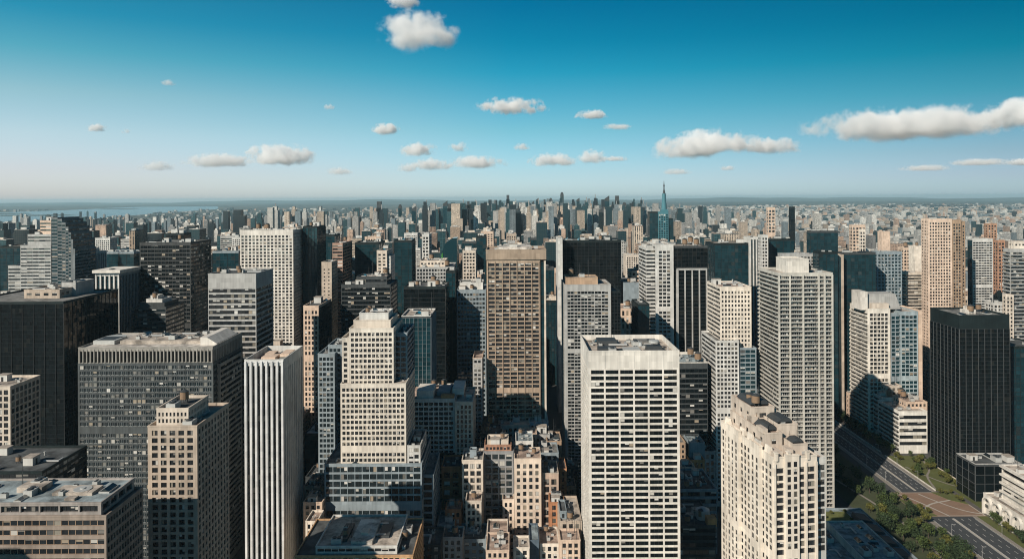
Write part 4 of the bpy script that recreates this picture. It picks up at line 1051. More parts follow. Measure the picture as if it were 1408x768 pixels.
b = small('dark gridded block with a reddish stepped top left of the cream stepped block', 'dark gridded block', 530, 665, 706, 620, wall_mat((0.22, 0.22, 0.22), 0.14), R_GREY, st('g', 9.2, 9, 0.7, 0.62, 0.5, 3, glass=GLASS_T))
b.mass(666, 703, 611, 2, 18, st('g', 6, 5, 0.6, 0.5), wall=wall_mat((0.33, 0.18, 0.12)), roof=R_DARK, ybot=621, clutter=1)
b.mass(670, 699, 604, 5, 12, st('b'), wall=CREAM2, roof=R_PALE, ybot=612, clutter=2)
b = small('narrow grey white block with paired windows left of the dark gridded block', 'narrow grey white block', 515, 635, 664, 632, CREAM2, R_GREY, st('g', 9.6, 8, 0.6, 0.56, 0.5, 4, cols=3, seg=2))
b.mass(646, 655, 618, 8, 6, st('b'), wall=BLUEGREY, roof=R_DARK, ybot=633, clutter=0)
b = small('orange brick block with recessed windows left of the narrow grey white block', 'orange brick block', 532, 607, 634, 641, BRICK, R_DARK, st('g', 12, 12, 0.55, 0.5, 0.8, 6))
b = small('tan narrow block with large windows right of the cream stepped block', 'tan narrow block', 524, 745, 768, 650, wall_mat((0.44, 0.33, 0.26)), R_GREY, st('g', 10.4, 9, 0.62, 0.66, 0.6, 7, seg=2), cap=TAN)
b = small('thin orange block in front of the pale framed tower', 'thin orange block', 545, 769, 779, 644, wall_mat((0.48, 0.24, 0.13)), R_DARK, st('g', 9, 7, 0.4, 0.5), cl=1)
b = small('low tan building with a bare pale roof at the foot of the white tower', 'bare roofed building', 470, 770, 800, 716, TAN, R_PALE, st('g', 10, 8, 0.5, 0.5), depth=40)
b.mass(770, 779, 702, 6, 18, st('g', 10, 8, 0.5, 0.5), wall=BLUEGREY, roof=R_DARK, ybot=717, clutter=0)
b = small('low teal grey box with bare walls below the orange brick block', 'bare teal box', 490, 601, 624, 722, wall_mat((0.26, 0.30, 0.30)), R_BLUE, st('b'), name='workshop', cl=2)
b = small('low dark teal roof cluster below the narrow grey white block', 'dark teal roof cluster', 478, 626, 668, 741, BLUEGREY, R_DARK, st('g', 10, 10, 0.5, 0.4), name='workshop', cl=5)
b.mass(640, 660, 731, 10, 14, st('b'), wall=BLUEGREY, roof=R_BLUE, ybot=742, clutter=2)
b = small('low white framed shed with a peach top left of the blue capped box', 'white framed shed', 476, 669, 698, 735, CREAM2, R_PINK, st('g', 12, 12, 0.7, 0.6), name='workshop', cl=3)
b = small('dark blue capped box at the bottom edge below the cream stepped block', 'blue capped box', 462, 728, 741, 742, wall_mat((0.08, 0.11, 0.14)), R_BLUE, st('b'), name='workshop', cl=2)
b = small('low cream shed with roof fans at the bottom edge right of the blue capped box', 'cream shed', 465, 742, 769, 747, CREAM, R_PINK, st('g', 10, 8, 0.5, 0.5), name='workshop', cl=4)
b = small('low dark shed at the bottom edge beside the raised roof building', 'dark shed', 455, 575, 606, 748, DGREY, R_DARK, st('g', 10, 8, 0.5, 0.5), name='workshop', cl=4)
b = small('low shed with a rusty roof at the bottom edge between two workshops', 'rusty roofed shed', 440, 668, 700, 756, PEACH, R_PINK, st('g', 10, 8, 0.5, 0.5), name='workshop', cl=4)
# roofs between them and the brown tower
for (x0, x1, yt, D, wl, rf, lab, sh) in (
        (709, 733, 606, 566, LGREY, R_BLUE, 'grey block with a blue curved looking roof behind the cream stepped block', 'blue roofed grey block'),
        (742, 768, 622, 560, BLUEGREY, R_GREY, 'low blue grey block behind the tan narrow block', 'low blue grey block'),
        (735, 756, 597, 600, GREY, R_DARK, 'low grey block with dark roof at the foot of the grey pier', 'dark roofed low block'),
        (661, 688, 596, 585, DGREY, R_DARK, 'low dark block with a mansard like top behind the dark gridded block', 'mansard block'),
        (683, 728, 584, 622, CREAM2, R_PALE, 'long low cream roofed block at the foot of the brown grid tower', 'long cream block'),
        (664, 684, 583, 615, BLACK, R_DARK, 'small dark block with an orange roof hut at the foot of the brown grid tower', 'orange hut block'),
        (728, 754, 580, 628, wall_mat((0.25, 0.32, 0.37)), R_BLUE, 'bright blue grey flat roof right of the long cream block', 'blue flat roof'),
        (752, 772, 606, 590, BROWN, R_DARK, 'brown block with stepped dark roof right of the low grey block', 'stepped brown block'),
        (604, 640, 622, 560, DGREY, R_DARK, 'low dark roofs behind the orange brick block', 'low dark roofs'),
        (417, 443, 690, 470, PEACH, R_PINK, 'small peach block with dark windows right of the white finned tower', 'small peach block'),
        (418, 446, 668, 500, TAN, R_DARK, 'small tan block with a dark pitched looking roof behind the small peach block', 'dark roofed tan block'),
        (420, 446, 655, 540, DGREY, R_DARK, 'low dark block behind the dark roofed tan block', 'low dark rear block')):
    b = small(lab, sh, D, x0, x1, yt, wl, rf, st('g', 8, 7, 0.5, 0.5, 0.5, 3), nwin=20, cl=4, yb=yt + 45)
    if 'hut' in sh:
        b.mass(671, 677, 574, 6, 8, st('b'), wall=wall_mat((0.42, 0.22, 0.10), 0.2), roof=R_PINK, ybot=584, clutter=0)
HUD = [(612, 634, 700, 500, BRICK, R_PINK, 'orange brick'), (700, 722, 655, 560, BLUEGREY, R_BLUE, 'blue grey'), (640, 662, 688, 498, CREAM2, R_PINK, 'cream'), (772, 792, 668, 552, BROWN, R_DARK, 'brown'),
       (604, 622, 668, 560, PEACH, R_PINK, 'peach'), (756, 776, 690, 498, BRICK, R_DARK, 'rusty brick'), (715, 738, 596, 596, PEACH, R_PINK, 'peach'), (690, 712, 612, 578, GREY, R_PALE, 'grey'),
       (640, 668, 612, 575, DGREY, R_DARK, 'dark grey'), (620, 642, 648, 545, TAN, R_GREY, 'tan'), (752, 766, 640, 560, PEACH, R_PINK, 'pale peach'), (778, 796, 640, 580, DGREY, R_DARK, 'charcoal'),
       (706, 728, 752, 452, CREAM, R_PALE, 'ivory'), (608, 636, 738, 468, GREY, R_DARK, 'dull grey'), (770, 798, 742, 452, PEACH, R_PINK, 'light peach'), (580, 604, 700, 520, BLUEGREY, R_DARK, 'slate'),
       (448, 470, 742, 432, TAN, R_DARK, 'sandy'), (420, 436, 716, 450, CREAM, R_PINK, 'pale cream'), (938, 956, 642, 575, PEACH, R_PINK, 'peach'), (962, 984, 620, 610, GREY, R_DARK, 'grey')]
for x0, x1, yt, D, wl, rf, cn in HUD:
    near = min([q for q in Building.ALL if q.short and q.D < 700], key=lambda q: abs(q.root.location.x - px((x0 + x1) / 2, yt, D)[0]) + .6 * abs(q.D - D))
    b = small('small old %s house with cluttered roof by the %s' % (cn, near.short), '', D, x0, x1, yt, wl, rf, st('g', 9, 7.5, 0.5, 0.55, 0.5, 3, fin=.15), nwin=20, cl=5, yb=yt + 30, depth=16, name='old_house', cat='house')
    b.foot = []
# edge of a pale framed block on the left edge and a dark roof below it
b = B('office_block', 'pale framed block end cut by the left edge beside the black left edge block', 'block', 'pale edge block', 470, (-40, 14), yb=640, nwin=20)
b.mass(-40, 14, 531, 0, 30, st('g', 9, 9, 0.6, 0.8, 0.6, 4), wall=CREAM2, roof=R_PALE, clutter=2)
b = B('office_block', 'low dark roofed block on the left edge above the flat roofed corner block', 'block', 'low dark edge roof', 380, (-60, 56), yb=680)
b.mass(-60, 58, 648, 0, 40, st('r', 9, 9, wh=0.5), wall=BLACK, roof=R_DARK, clutter=3)

# far right middle distance
for (x0, x1, yt, yb, D, dep, kind, gl, wl, rf, lab, sh) in (
        (982, 1029, 334, 392, 960, 44, 'c', CURTAIN_T, BLACK, R_PALE, 'broad dark teal glass block behind the cream square window tower', 'broad teal block'),
        (1031, 1045, 326, 372, 1100, 30, 'v', CURTAIN_T, LGREY, R_PALE, 'grey ribbed slab right of the broad teal block', 'grey ribbed slab'),
        (1047, 1056, 323, 365, 1050, 30, 'g', GLASS, LGREY, R_GREY, 'thin pale slab behind the white crown of the balcony tower', 'thin pale slab'),
        (1057, 1092, 328, 365, 1080, 50, 'c', CURTAIN_T, BLACK, R_DARK, 'dark teal slab right of the thin pale slab', 'dark teal slab'),
        (1114, 1152, 317, 346, 1350, 50, 'c', CURTAIN_T, DGREY, R_GREY, 'dark teal cube on the skyline above the balcony tower', 'skyline teal cube'),
        (1076, 1125, 349, 378, 860, 44, 'g', GLASS, GREY, R_DARK, 'brown grey block peeping out behind the balcony tower crown', 'brown grey rear block'),
        (1126, 1152, 346, 440, 840, 44, 'c', CURTAIN_T, BLACK, R_DARK, 'dark blue block behind the right edge of the balcony tower', 'dark blue rear block'),
        (1160, 1204, 347, 432, 860, 44, 'c', CURTAIN_T, DGREY, R_GREY, 'blue black gridded block behind the white avenue tower', 'blue black block'),
        (1153, 1160, 350, 470, 850, 40, 'b', GLASS, TAN, R_PINK, 'narrow blank tan slab left of the blue black block', 'blank tan slab'),
        (1206, 1240, 346, 400, 900, 44, 'g', CURTAIN_T, BLUEGREY, R_GREY, 'blue grey block of dark windows right of the blue black block', 'blue grey dark window block'),
        (1242, 1256, 340, 385, 1150, 40, 'g', GLASS, PEACH, R_PINK, 'tan slab left of the peach skyline tower', 'tan slab'),
        (1257, 1268, 338, 380, 1120, 30, 'b', GLASS, CREAM, R_PINK, 'blank cream slab touching the peach skyline tower', 'blank cream slab'),
        (1246, 1268, 374, 425, 930, 40, 'k', GLASS, CREAM2, R_PINK, 'low tan balcony block at the foot of the peach skyline tower', 'low tan balcony block'),
        (1172, 1190, 309, 345, 1600, 40, 'g', GLASS, PEACH, R_PINK, 'twin peach slabs on the right skyline above the blue black block', 'twin peach slabs'),
        (1212, 1224, 318, 345, 1500, 30, 'b', GLASS, PEACH, R_PINK, 'narrow peach slab on the skyline right of the twin peach slabs', 'narrow peach slab'),
        (1056, 1066, 285, 316, 2400, 40, 'g', GLASS, PEACH, R_PINK, 'slim peach tower far off above the dark teal slab', 'slim far peach tower'),
        (1087, 1093, 284, 306, 2600, 30, 'c', CURTAIN, BLACK, R_DARK, 'lone slim dark tower on the right skyline', 'lone dark tower'),
        (1372, 1382, 330, 400, 1100, 30, 'g', GLASS, wall_mat((0.36, 0.20, 0.13)), R_PINK, 'brick red slab between the slender brown tower and the right edge tower', 'brick red slab'),
        (1366, 1382, 416, 470, 900, 30, 'g', GLASS, LGREY, R_PALE, 'low pale block above the black avenue tower roof', 'low pale block'),
        (292, 328, 345, 375, 1000, 44, 'c', CURTAIN_T, BLUEGREY, R_GREY, 'teal block between the dark grid tower and the white square window tower', 'teal gap block'),
        (0, 28, 338, 400, 1060, 44, 'c', CURTAIN_T, BLACK, R_PALE, 'dark teal round looking block at the left edge beside the curved crown tower', 'dark left edge tower'),
        (106, 120, 342, 398, 1020, 30, 'v', CURTAIN_T, LGREY, R_GREY, 'pale ribbed pair right of the curved crown tower', 'pale ribbed pair'),
        (164, 184, 346, 400, 1000, 40, 'c', CURTAIN_T, BLUEGREY, R_GREY, 'teal glass slab left of the dark grid tower', 'teal glass slab'),
        (136, 163, 346, 372, 1080, 44, 'c', CURTAIN_T, BLUEGREY, R_GREY, 'low teal glass block above the overhanging roof tower', 'low teal glass block'),
        (446, 460, 322, 358, 1250, 40, 'c', CURTAIN_T, BLACK, R_GREY, 'dark block behind the plain tan slab', 'dark rear block'),
        (542, 566, 330, 430, 1060, 40, 'c', CURTAIN_T, BLACK, R_PINK, 'dark teal block right of the pale pink slab', 'dark teal pink roofed block'),
        (580, 590, 322, 360, 1250, 40, 'g', GLASS, LGREY, R_PALE, 'pale gridded tower left of the green edged tower', 'pale gridded tower'),
        (636, 654, 344, 388, 1000, 40, 'g', GLASS, CREAM2, R_PALE, 'cream grey balcony tower left of the brown grid tower', 'cream grey balcony tower'),
        (655, 668, 324, 360, 1200, 40, 'c', CURTAIN_T, BLACK, R_DARK, 'dark teal tower left of the brown tower crown', 'dark teal crown neighbour')):
    nm = {'c': 'glass_block', 'g': 'apartment_tower', 'v': 'office_slab', 'b': 'apartment_slab', 'k': 'apartment_block'}[kind]
    b = B(nm, lab, 'tower', sh, D, (x0, x1), yb=yb)
    dep = min(dep, 16) if x0 > 1040 else dep
    s_ = st(kind, 4.6, 4.6, 0.6 if kind != 'v' else 0.55, 0.52, 0.5, 3, fin=0.5 if kind == 'v' else 0, seg=2)
    b.mass(x0, x1, yt, 0, dep, s_, wall=wl, roof=rf, glass=gl, clutter=3)
    if 'twin' in sh:
        b.mass(1182, 1190, 315, -6, 5.8, s_, wall=CREAM, roof=rf, clutter=0)
    if 'ribbed pair' in sh:
        b.mass(122, 130, 346, 4, 30, s_, wall=wl, roof=rf, glass=gl, clutter=0)

# tower with a green glowing looking curved edge
b = B('curved_tower', 'small curved dark tower with a bright green edge on the left middle skyline', 'tower', 'green edged tower', 1150, (608, 628), yb=365)
X = [px(x, 300, 1150)[0] - b.Xc for x in (608, 611, 616, 622, 628)]
zz = [px(618, y, 1150)[1] for y in (345, 336, 331, 328, 327)]
m = MB(); m.prism([(X[0], 0), (X[4], 0), (X[4], zz[4]), (X[3], zz[4] - .5), (X[2], zz[2]), (X[1], zz[1]), (X[0], zz[0])], 0, 30); b.part('glass_body', m, CURTAIN_T)
m = MB(); m.prism([(X[0] - 1.2, 60), (X[0] - .02, 60), (X[0] - .02, zz[0] - 2), (X[0] - 1.2, zz[0] - 6)], 1, 24); b.part('green_edge', m, plain_mat('green_panel', (0.10, 0.42, 0.03), 0.4))
b.foot.append((b.root.location.x - 13, b.root.location.x + 13, 1150, 1180)); b.rects.append((b.root.location.x - 13, b.root.location.x + 13, 1150, 1180, zz[3]))

# spire tower far off
b = B('spire_tower', 'very tall slender tower with a tapering spire above a teal glass base', 'tower', 'spire tower', 2300, (905, 922), yb=326)
TEAL_W = plain_mat('teal_cladding', (0.06, 0.17, 0.20), 0.35)
b.mass(905, 919, 291, 0, 36, st('g', 3.2, 3.2, 0.6, 0.6, 0.3, 3), wall=TEAL_W, glass=CURTAIN_T, roof=R_GREY, clutter=0)
b.mass(893, 904.6, 291, 4, 36, st('c', 3.5, 3.5, glass=CURTAIN_T), wall=BLACK, roof=R_DARK, clutter=0)
b.mass(919.4, 926, 300, 6, 30, st('c', 3.5, 3.5, glass=CURTAIN_T), wall=BLACK, roof=R_DARK, clutter=0)
zt = [px(915, y, 2310)[1] for y in (292, 279, 266, 262, 254, 248)]
m = MB()
c0 = 2.2
m.box(c0 - 11, c0 + 11, 3, 25, zt[0] - 1, zt[0] + 9); m.cyl(c0, 14, zt[0] + 8.9, zt[1], 8.4, 8.0, 16); m.cyl(c0, 14, zt[1], zt[2], 6.6, 6.2, 16)
b.part('shaft', m, TEAL_W)
m = MB(); m.cyl(c0, 14, zt[2], zt[3] + 2, 4.0, 2.8, 12); m.cyl(c0, 14, zt[3] + 2, zt[4], 1.9, 1.6, 12); m.cyl(c0, 14, zt[4], zt[5], 1.6, 0.3, 12); m.cyl(c0, 14, zt[4] - 4, zt[4] - .5, 3.0, 2.4, 12)
b.part('spire', m, UNIT_D)
# slim dark towers of the distant business district
for k, (x, yt, wpx, D) in enumerate(((698.5, 268, 3.6, 5600), (773, 264, 3.6, 5600), (835, 269, 4.6, 4200), (849, 269, 4.6, 4600), (757.5, 272, 4, 5200), (739, 272, 2.8, 5000),
        (715, 278, 3.6, 4000), (729, 279, 4, 4300), (733, 276, 2.6, 5300), (749, 274, 2.6, 6000), (789, 276, 3.6, 4700), (795, 272, 3.2, 5500), (820, 277, 4, 4400), (859, 278, 4.4, 3900),
        (612, 276, 4.6, 4000), (644, 277, 3, 4200), (654, 282, 3.4, 3600), (827, 284, 5, 3000), (521, 277, 5.6, 4400), (550, 281, 3.6, 3800), (569, 283, 4.4, 3600), (618, 280, 4.2, 3900),
        (640, 281, 4.2, 3400), (712, 284, 3.6, 3100), (780, 280, 2.8, 4900), (805, 280, 3, 4600), (766, 280, 2.8, 5000))):
    tips = ['flat tipped', 'round tipped', 'slanted tipped']
    b = B('slim_tower', '', 'tower', '', D, (x - wpx / 2, x + wpx / 2), yb=300)
    wpx *= 1.3
    X0, Z0 = px(x, yt, D)
    hw = wpx / 2 * D / 1000
    m = MB(); m.box(-hw, hw, 0, hw * 2, 0, Z0 - hw * 2.4)
    b.part('body', m, CURTAIN_T if k % 3 else CURTAIN)
    m = MB()
    if k % 3 == 0:
        m.box(-hw * .8, hw * .8, hw * .2, hw * 1.8, Z0 - hw * 2.4, Z0)
    elif k % 3 == 1:
        m.prism([(-hw, Z0 - hw * 2.4), (hw, Z0 - hw * 2.4), (hw * .9, Z0 - hw * 1.2), (hw * .5, Z0 - hw * .2), (0, Z0), (-hw * .5, Z0 - hw * .2), (-hw * .9, Z0 - hw * 1.2)], 0.3, hw * 1.7)
    else:
        m.prism([(-hw, Z0 - hw * 2.4), (hw, Z0 - hw * 2.4), (hw, Z0), (-hw, Z0 - hw * 1.4)], 0.3, hw * 1.7)
    b.part('crown', m, DGREY)
    b.slim = tips[k % 3]
    b.px = (x, yt)
    b.foot.append((X0 - hw, X0 + hw, D, D + hw * 2)); b.rects.append((X0 - hw, X0 + hw, D, D + 2 * hw, Z0))
slims = sorted([q for q in Building.ALL if hasattr(q, 'slim')], key=lambda q: q.px[0])
NTH = ['leftmost', 'second', 'third', 'fourth', 'fifth', 'sixth', 'seventh', 'eighth', 'ninth', 'tenth', 'eleventh', 'twelfth', 'thirteenth', 'fourteenth', 'fifteenth', 'sixteenth', 'seventeenth', 'eighteenth', 'nineteenth', 'twentieth']
NTH += ['twenty ' + q for q in ('first', 'second', 'third', 'fourth', 'fifth', 'sixth', 'seventh', 'eighth', 'ninth')]
for k, q in enumerate(slims):
    n_ = NTH[k] if k == 0 else NTH[k] + ' from left'
    tag(q.root, '%s slim dark %s tower on the far skyline' % (n_.replace(' from left', ' leftmost'), q.slim), None, 'slim towers on the far skyline')

HEROES = list(Building.ALL)
for b in HEROES:
    b.finish()
# ------------------------------------------------------------------ ground, water, hills
def sheet(name, pts, z, mat, kind='structure'):
    m = MB(); m.poly([(x, y, z) for x, y in pts], [tuple(range(len(pts)))])
    return tag(m.build(name, mat), kind=kind)

def ground_mat():
    m, n, l, b = new_mat('city_ground')
    g = n.new('ShaderNodeNewGeometry')
    ln = n.new('ShaderNodeVectorMath'); ln.operation = 'LENGTH'; l.new(g.outputs['Position'], ln.inputs[0])
    v = n.new('ShaderNodeTexVoronoi'); v.inputs['Scale'].default_value = 0.012; l.new(g.outputs['Position'], v.inputs['Vector'])
    hs = n.new('ShaderNodeSeparateColor'); l.new(v.outputs['Color'], hs.inputs[0])
    n1 = n.new('ShaderNodeTexNoise'); n1.inputs['Scale'].default_value = 0.0016; n1.inputs['Detail'].default_value = 7; l.new(g.outputs['Position'], n1.inputs['Vector'])
    n2 = n.new('ShaderNodeTexNoise'); n2.inputs['Scale'].default_value = 0.12; n2.inputs['Detail'].default_value = 6; l.new(g.outputs['Position'], n2.inputs['Vector'])
    city = mixc(n, l, hs.outputs[0], (0.045, 0.05, 0.052), (0.12, 0.105, 0.09))
    city = mixc(n, l, mathn(n, l, 'MULTIPLY', n2.outputs['Fac'], 0.7), city, (0.03, 0.034, 0.035))
    rp = n.new('ShaderNodeValToRGB')
    rp.color_ramp.elements[0].position = 0.46; rp.color_ramp.elements[0].color = (0.018, 0.032, 0.024, 1)
    rp.color_ramp.elements[1].position = 0.60; rp.color_ramp.elements[1].color = (0.10, 0.10, 0.075, 1)
    l.new(n1.outputs['Fac'], rp.inputs['Fac'])
    f = mathn(n, l, 'MULTIPLY_ADD', ln.outputs['Value'], 1 / 9000.0, -0.55, clamp=True)
    l.new(mixc(n, l, f, city, rp.outputs[0]), b.inputs['Base Color'])
    b.inputs['Roughness'].default_value = 0.95
    return m
GSZ = 62000
sheet('ground', [(-GSZ, -3000), (GSZ, -3000), (GSZ, GSZ), (-GSZ, GSZ)], 0.0, ground_mat())

def water_mat():
    m, n, l, b = new_mat('bay_water')
    b.inputs['Base Color'].default_value = (0.05, 0.11, 0.12, 1)
    b.inputs['Roughness'].default_value = 0.22
    g = n.new('ShaderNodeNewGeometry')
    nz = n.new('ShaderNodeTexNoise'); nz.inputs['Scale'].default_value = 0.02; nz.inputs['Detail'].default_value = 5; l.new(g.outputs['Position'], nz.inputs['Vector'])
    bp = n.new('ShaderNodeBump'); bp.inputs['Strength'].default_value = 0.12; bp.inputs['Distance'].default_value = 1.0
    l.new(nz.outputs['Fac'], bp.inputs['Height']); l.new(bp.outputs[0], b.inputs['Normal'])
    return m
def gpt(x, y):
    dx, dy = x - CX, y - HZ
    dy2, dx2 = dy + ROLL * dx, dx - ROLL * dy
    D = CAM_H / dy2 * F_PX
    return dx2 / F_PX * D, D
shore = [(-60, 313), (0, 309), (60, 306), (105, 303.5), (150, 298.5), (190, 295.5), (225, 292.5), (262, 290), (300, 287.5), (300, 283.5), (250, 283.5), (200, 284), (150, 286), (100, 288.5), (60, 290), (0, 292), (-60, 293.5)]
WATER = [gpt(x, y) for x, y in shore]
sheet('water', WATER, 0.5, water_mat())
def in_poly(x, y, P):
    r = False
    for i in range(len(P)):
        (x1, y1), (x2, y2) = P[i], P[i - 1]
        if (y1 > y) != (y2 > y) and x < (x2 - x1) * (y - y1) / (y2 - y1) + x1:
            r = not r
    return r
# islets and a breakwater in the bay
m_ = plain_mat('islet_soil', (0.03, 0.045, 0.035), 0.95, 0, 0.4, 0.004)
for x, y, w, d in ((34, 296.5, 900, 260), (12, 294, 420, 200), (165, 287.5, 700, 300)):
    X, Y = gpt(x, y)
    m = MB(); a = [2 * math.pi * i / 20 for i in range(20)]
    rr = [R.uniform(.7, 1.1) for _ in a]
    v = [(X + math.cos(t) * w * q, Y + math.sin(t) * d * q, 0.6) for t, q in zip(a, rr)] + [(X + math.cos(t) * w * .7 * q, Y + math.sin(t) * d * .7 * q, R.uniform(8, 16)) for t, q in zip(a, rr)]
    m.poly(v, [(i, (i + 1) % 20, 20 + (i + 1) % 20, 20 + i) for i in range(20)] + [tuple(range(20, 40))])
    tag(m.build('islet', m_), kind='structure')
# low hills along the horizon
m_ = plain_mat('hill_forest', (0.022, 0.04, 0.033), 0.95, 0, 0.5, 0.0006)
m = MB()
nx = 160
for Yb, hmax, ph in ((30000, 50, 0.3), (42000, 120, 1.7), (54000, 230, 4.1)):
    xs = np.linspace(-50000, 50000, nx)
    h = hmax * (0.55 + 0.25 * np.sin(xs / 5200 + ph) + 0.14 * np.sin(xs / 1900 + ph * 3) + 0.08 * np.sin(xs / 700 + ph * 7))
    v = np.concatenate([np.stack([xs, np.full(nx, Yb - 2600.0), np.zeros(nx) + .3], 1), np.stack([xs, np.full(nx, Yb + 0.0), h], 1), np.stack([xs, np.full(nx, Yb + 2600.0), np.zeros(nx) + .3], 1)])
    i = np.arange(nx - 1)
    m.quads(v, np.concatenate([np.stack([i, i + 1, nx + i + 1, nx + i], 1), np.stack([nx + i, nx + i + 1, 2 * nx + i + 1, 2 * nx + i], 1)]))
tag(m.build('hills', m_), kind='structure')

# ------------------------------------------------------------------ the avenue on the right
ASPH = plain_mat('asphalt', (0.04, 0.045, 0.05), 0.9, 0, 0.35, 0.25)
PAVE = plain_mat('pavement_stone', (0.20, 0.18, 0.155), 0.9, 0, 0.3, 0.4)
PLAZA = plain_mat('plaza_brick', (0.20, 0.13, 0.09), 0.9, 0, 0.25, 0.15)
PAINT = plain_mat('road_paint', (0.75, 0.74, 0.70), 0.7, 0, 0.15)
SOIL = plain_mat('garden_lawn', (0.075, 0.085, 0.022), 0.95, 0, 0.5, 0.08)
KERB = plain_mat('kerb_stone', (0.36, 0.33, 0.29), 0.85, 0, 0.2)
AX0, AX1 = 341.0, 368.0                                       # far stretch; near the plaza the road widens to 336..384
sheet('road', [(AX0, 638), (AX1, 638), (AX1, 2400), (AX0, 2400)], 0.02, ASPH)
sheet('road', [(336, 380), (372, 380), (372, 590), (336, 590)], 0.02, ASPH)
def slab(name, x0, x1, y0, y1, z0, z1, mat):
    m = MB(); m.box(x0, x1, y0, y1, z0, z1); return tag(m.build(name, mat), kind='structure')
for x0, x1, y0, y1 in ((AX0, AX1, 638.4, 2400), (336, 372, 380, 589.6)):
    slab('pavement', x1 + 0.31, x1 + 3.5, y0, y1, 0.0, 0.14, PAVE)
    slab('pavement', x0 - 4, x0 - 0.31, y0, y1, 0.0, 0.14, PAVE)
    slab('kerb', x1, x1 + 0.3, y0, y1, 0.0, 0.155, KERB)
    slab('kerb', x0 - 0.3, x0, y0, y1, 0.0, 0.155, KERB)
slab('median', 354.2, 355.0, 642, 1500, 0.021, 0.6, KERB)
slab('median', 353.4, 354.6, 380, 586, 0.021, 0.25, KERB)
m = MB()
def mark(x0, x1, y0, y1):
    m.quads([(x0, y0, .026), (x1, y0, .026), (x1, y1, .026), (x0, y1, .026)], [(0, 1, 2, 3)])
for x in (345.5, 350, 359.2, 363.6):
    for y in range(646, 1200, 9): mark(x, x + .2, y, y + 4)
for x in (341.8, 347.4, 360.2, 366):
    for y in range(384, 584, 9): mark(x, x + .2, y, y + 4)
for x in (341.4, 353.6, 355.4, 367.4): mark(x, x + .22, 642, 1400)
for x in (336.6, 352.8, 355.0, 371.2): mark(x, x + .22, 380, 586)
tag(m.build('road_markings', PAINT), kind='structure')
slab('plaza', 330, 383.7, 590, 638, 0.03, 0.17, PLAZA)
m = MB(); m.prismz([(330.2, 590.4), (344, 590.4), (339, 612), (330.2, 628)], 0.172, 0.4); m.prismz([(366, 637.6), (372, 622), (383.2, 612), (383.2, 637.6)], 0.172, 0.4); tag(m.build('lawn', SOIL), kind='structure')
m = MB()
def ribbon(pts, w, z):
    P = np.array(pts, float); T = np.gradient(P, axis=0); T /= np.linalg.norm(T, axis=1)[:, None]
    Nn = np.stack([-T[:, 1], T[:, 0]], 1) * w / 2
    v = np.concatenate([np.c_[P - Nn, np.full(len(P), z)], np.c_[P + Nn, np.full(len(P), z)]]); k = len(P); i = np.arange(k - 1)
    m.quads(v, np.stack([i, i + 1, k + i + 1, k + i], 1))
t = np.linspace(0, 1, 14)
ribbon(np.c_[332 + 50 * t, 593 + 40 * t + 5 * np.sin(t * 5)], 1.6, .175)
ribbon(np.c_[334 + 20 * t, 636 - 43 * t + 4 * np.sin(t * 4)], 1.4, .179)
ribbon(np.c_[383 - 30 * t, 595 + 40 * t * t], 1.4, .183)
for x in (330.6, 382.9): ribbon([(x, 590.5), (x, 614), (x, 637.5)], .9, .187)
for y in (590.8, 637.1): ribbon([(331, y), (357, y), (383, y)], .9, .191)
tag(m.build('plaza_paving', KERB), kind='structure')
slab('garden', 372, 405, 641, 728, 0.02, 0.3, SOIL)
slab('garden', 375.8, 383.9, 470, 589.5, 0.02, 0.3, SOIL)
slab('garden', 388.5, 405, 560, 640, 0.02, 0.3, SOIL)
slab('garden', 283, 329.5, 470, 760, 0.02, 0.25, plain_mat('lawn_painted_shade', (0.04, 0.05, 0.02), 0.95, 0, 0.5, 0.08))  # darker copy of the lawn colour, with shade painted in
m = MB()
ribbon(np.c_[374 + 28 * t, 645 + 70 * t + 6 * np.sin(t * 6)], 1.8, .31)
ribbon(np.c_[402 - 26 * t, 648 + 50 * t * t], 1.6, .315)
ribbon(np.c_[300 + 10 * np.sin(t * 5), 480 + 260 * t], 2.2, .262)
tag(m.build('path', PAVE), kind='structure')
def lowwall(label, x0, x1, y0, y1, h, mat, name='garden_wall'):
    m = MB(); m.box(x0, x1, y0, y1, 0.1, h); m.box(x0 - .12, x1 + .12, y0, y1, h + 0.003, h + .18)
    return tag(m.build(name, mat), label, 'wall')
lowwall('long pale garden wall between the avenue and the lawn by the black avenue tower', 371.6, 371.98, 641, 728, 1.0, WHITE)
lowwall('pale low wall along the far stretch of the avenue before the white blocks', 371.6, 372.0, 735, 960, 1.4, WHITE)
lowwall('low wall dividing the lawn from the black avenue tower', 405.1, 405.5, 600, 728, 1.1, CREAM2)

# ------------------------------------------------------------------ trees
def leaf_mat(name, col):
    m, n, l, b = new_mat(name)
    g = n.new('ShaderNodeNewGeometry'); o = n.new('ShaderNodeObjectInfo')
    r = mathn(n, l, 'FRACT', mathn(n, l, 'ADD', g.outputs['Random Per Island'], o.outputs['Random']))
    c = mixc(n, l, r, tuple(x * 0.5 for x in col), tuple(x * 1.6 for x in col))
    l.new(c, b.inputs['Base Color'])
    b.inputs['Roughness'].default_value = 0.7
    b.inputs['Specular IOR Level'].default_value = 0.2
    return m
LEAF = [leaf_mat('leaf_green', (0.045, 0.065, 0.020)), leaf_mat('leaf_olive', (0.085, 0.085, 0.022)), leaf_mat('leaf_dark', (0.028, 0.045, 0.020)), leaf_mat('leaf_gold', (0.36, 0.19, 0.035))]
BARK = plain_mat('bark', (0.06, 0.045, 0.032), 0.95, 0, 0.4, 4.0)
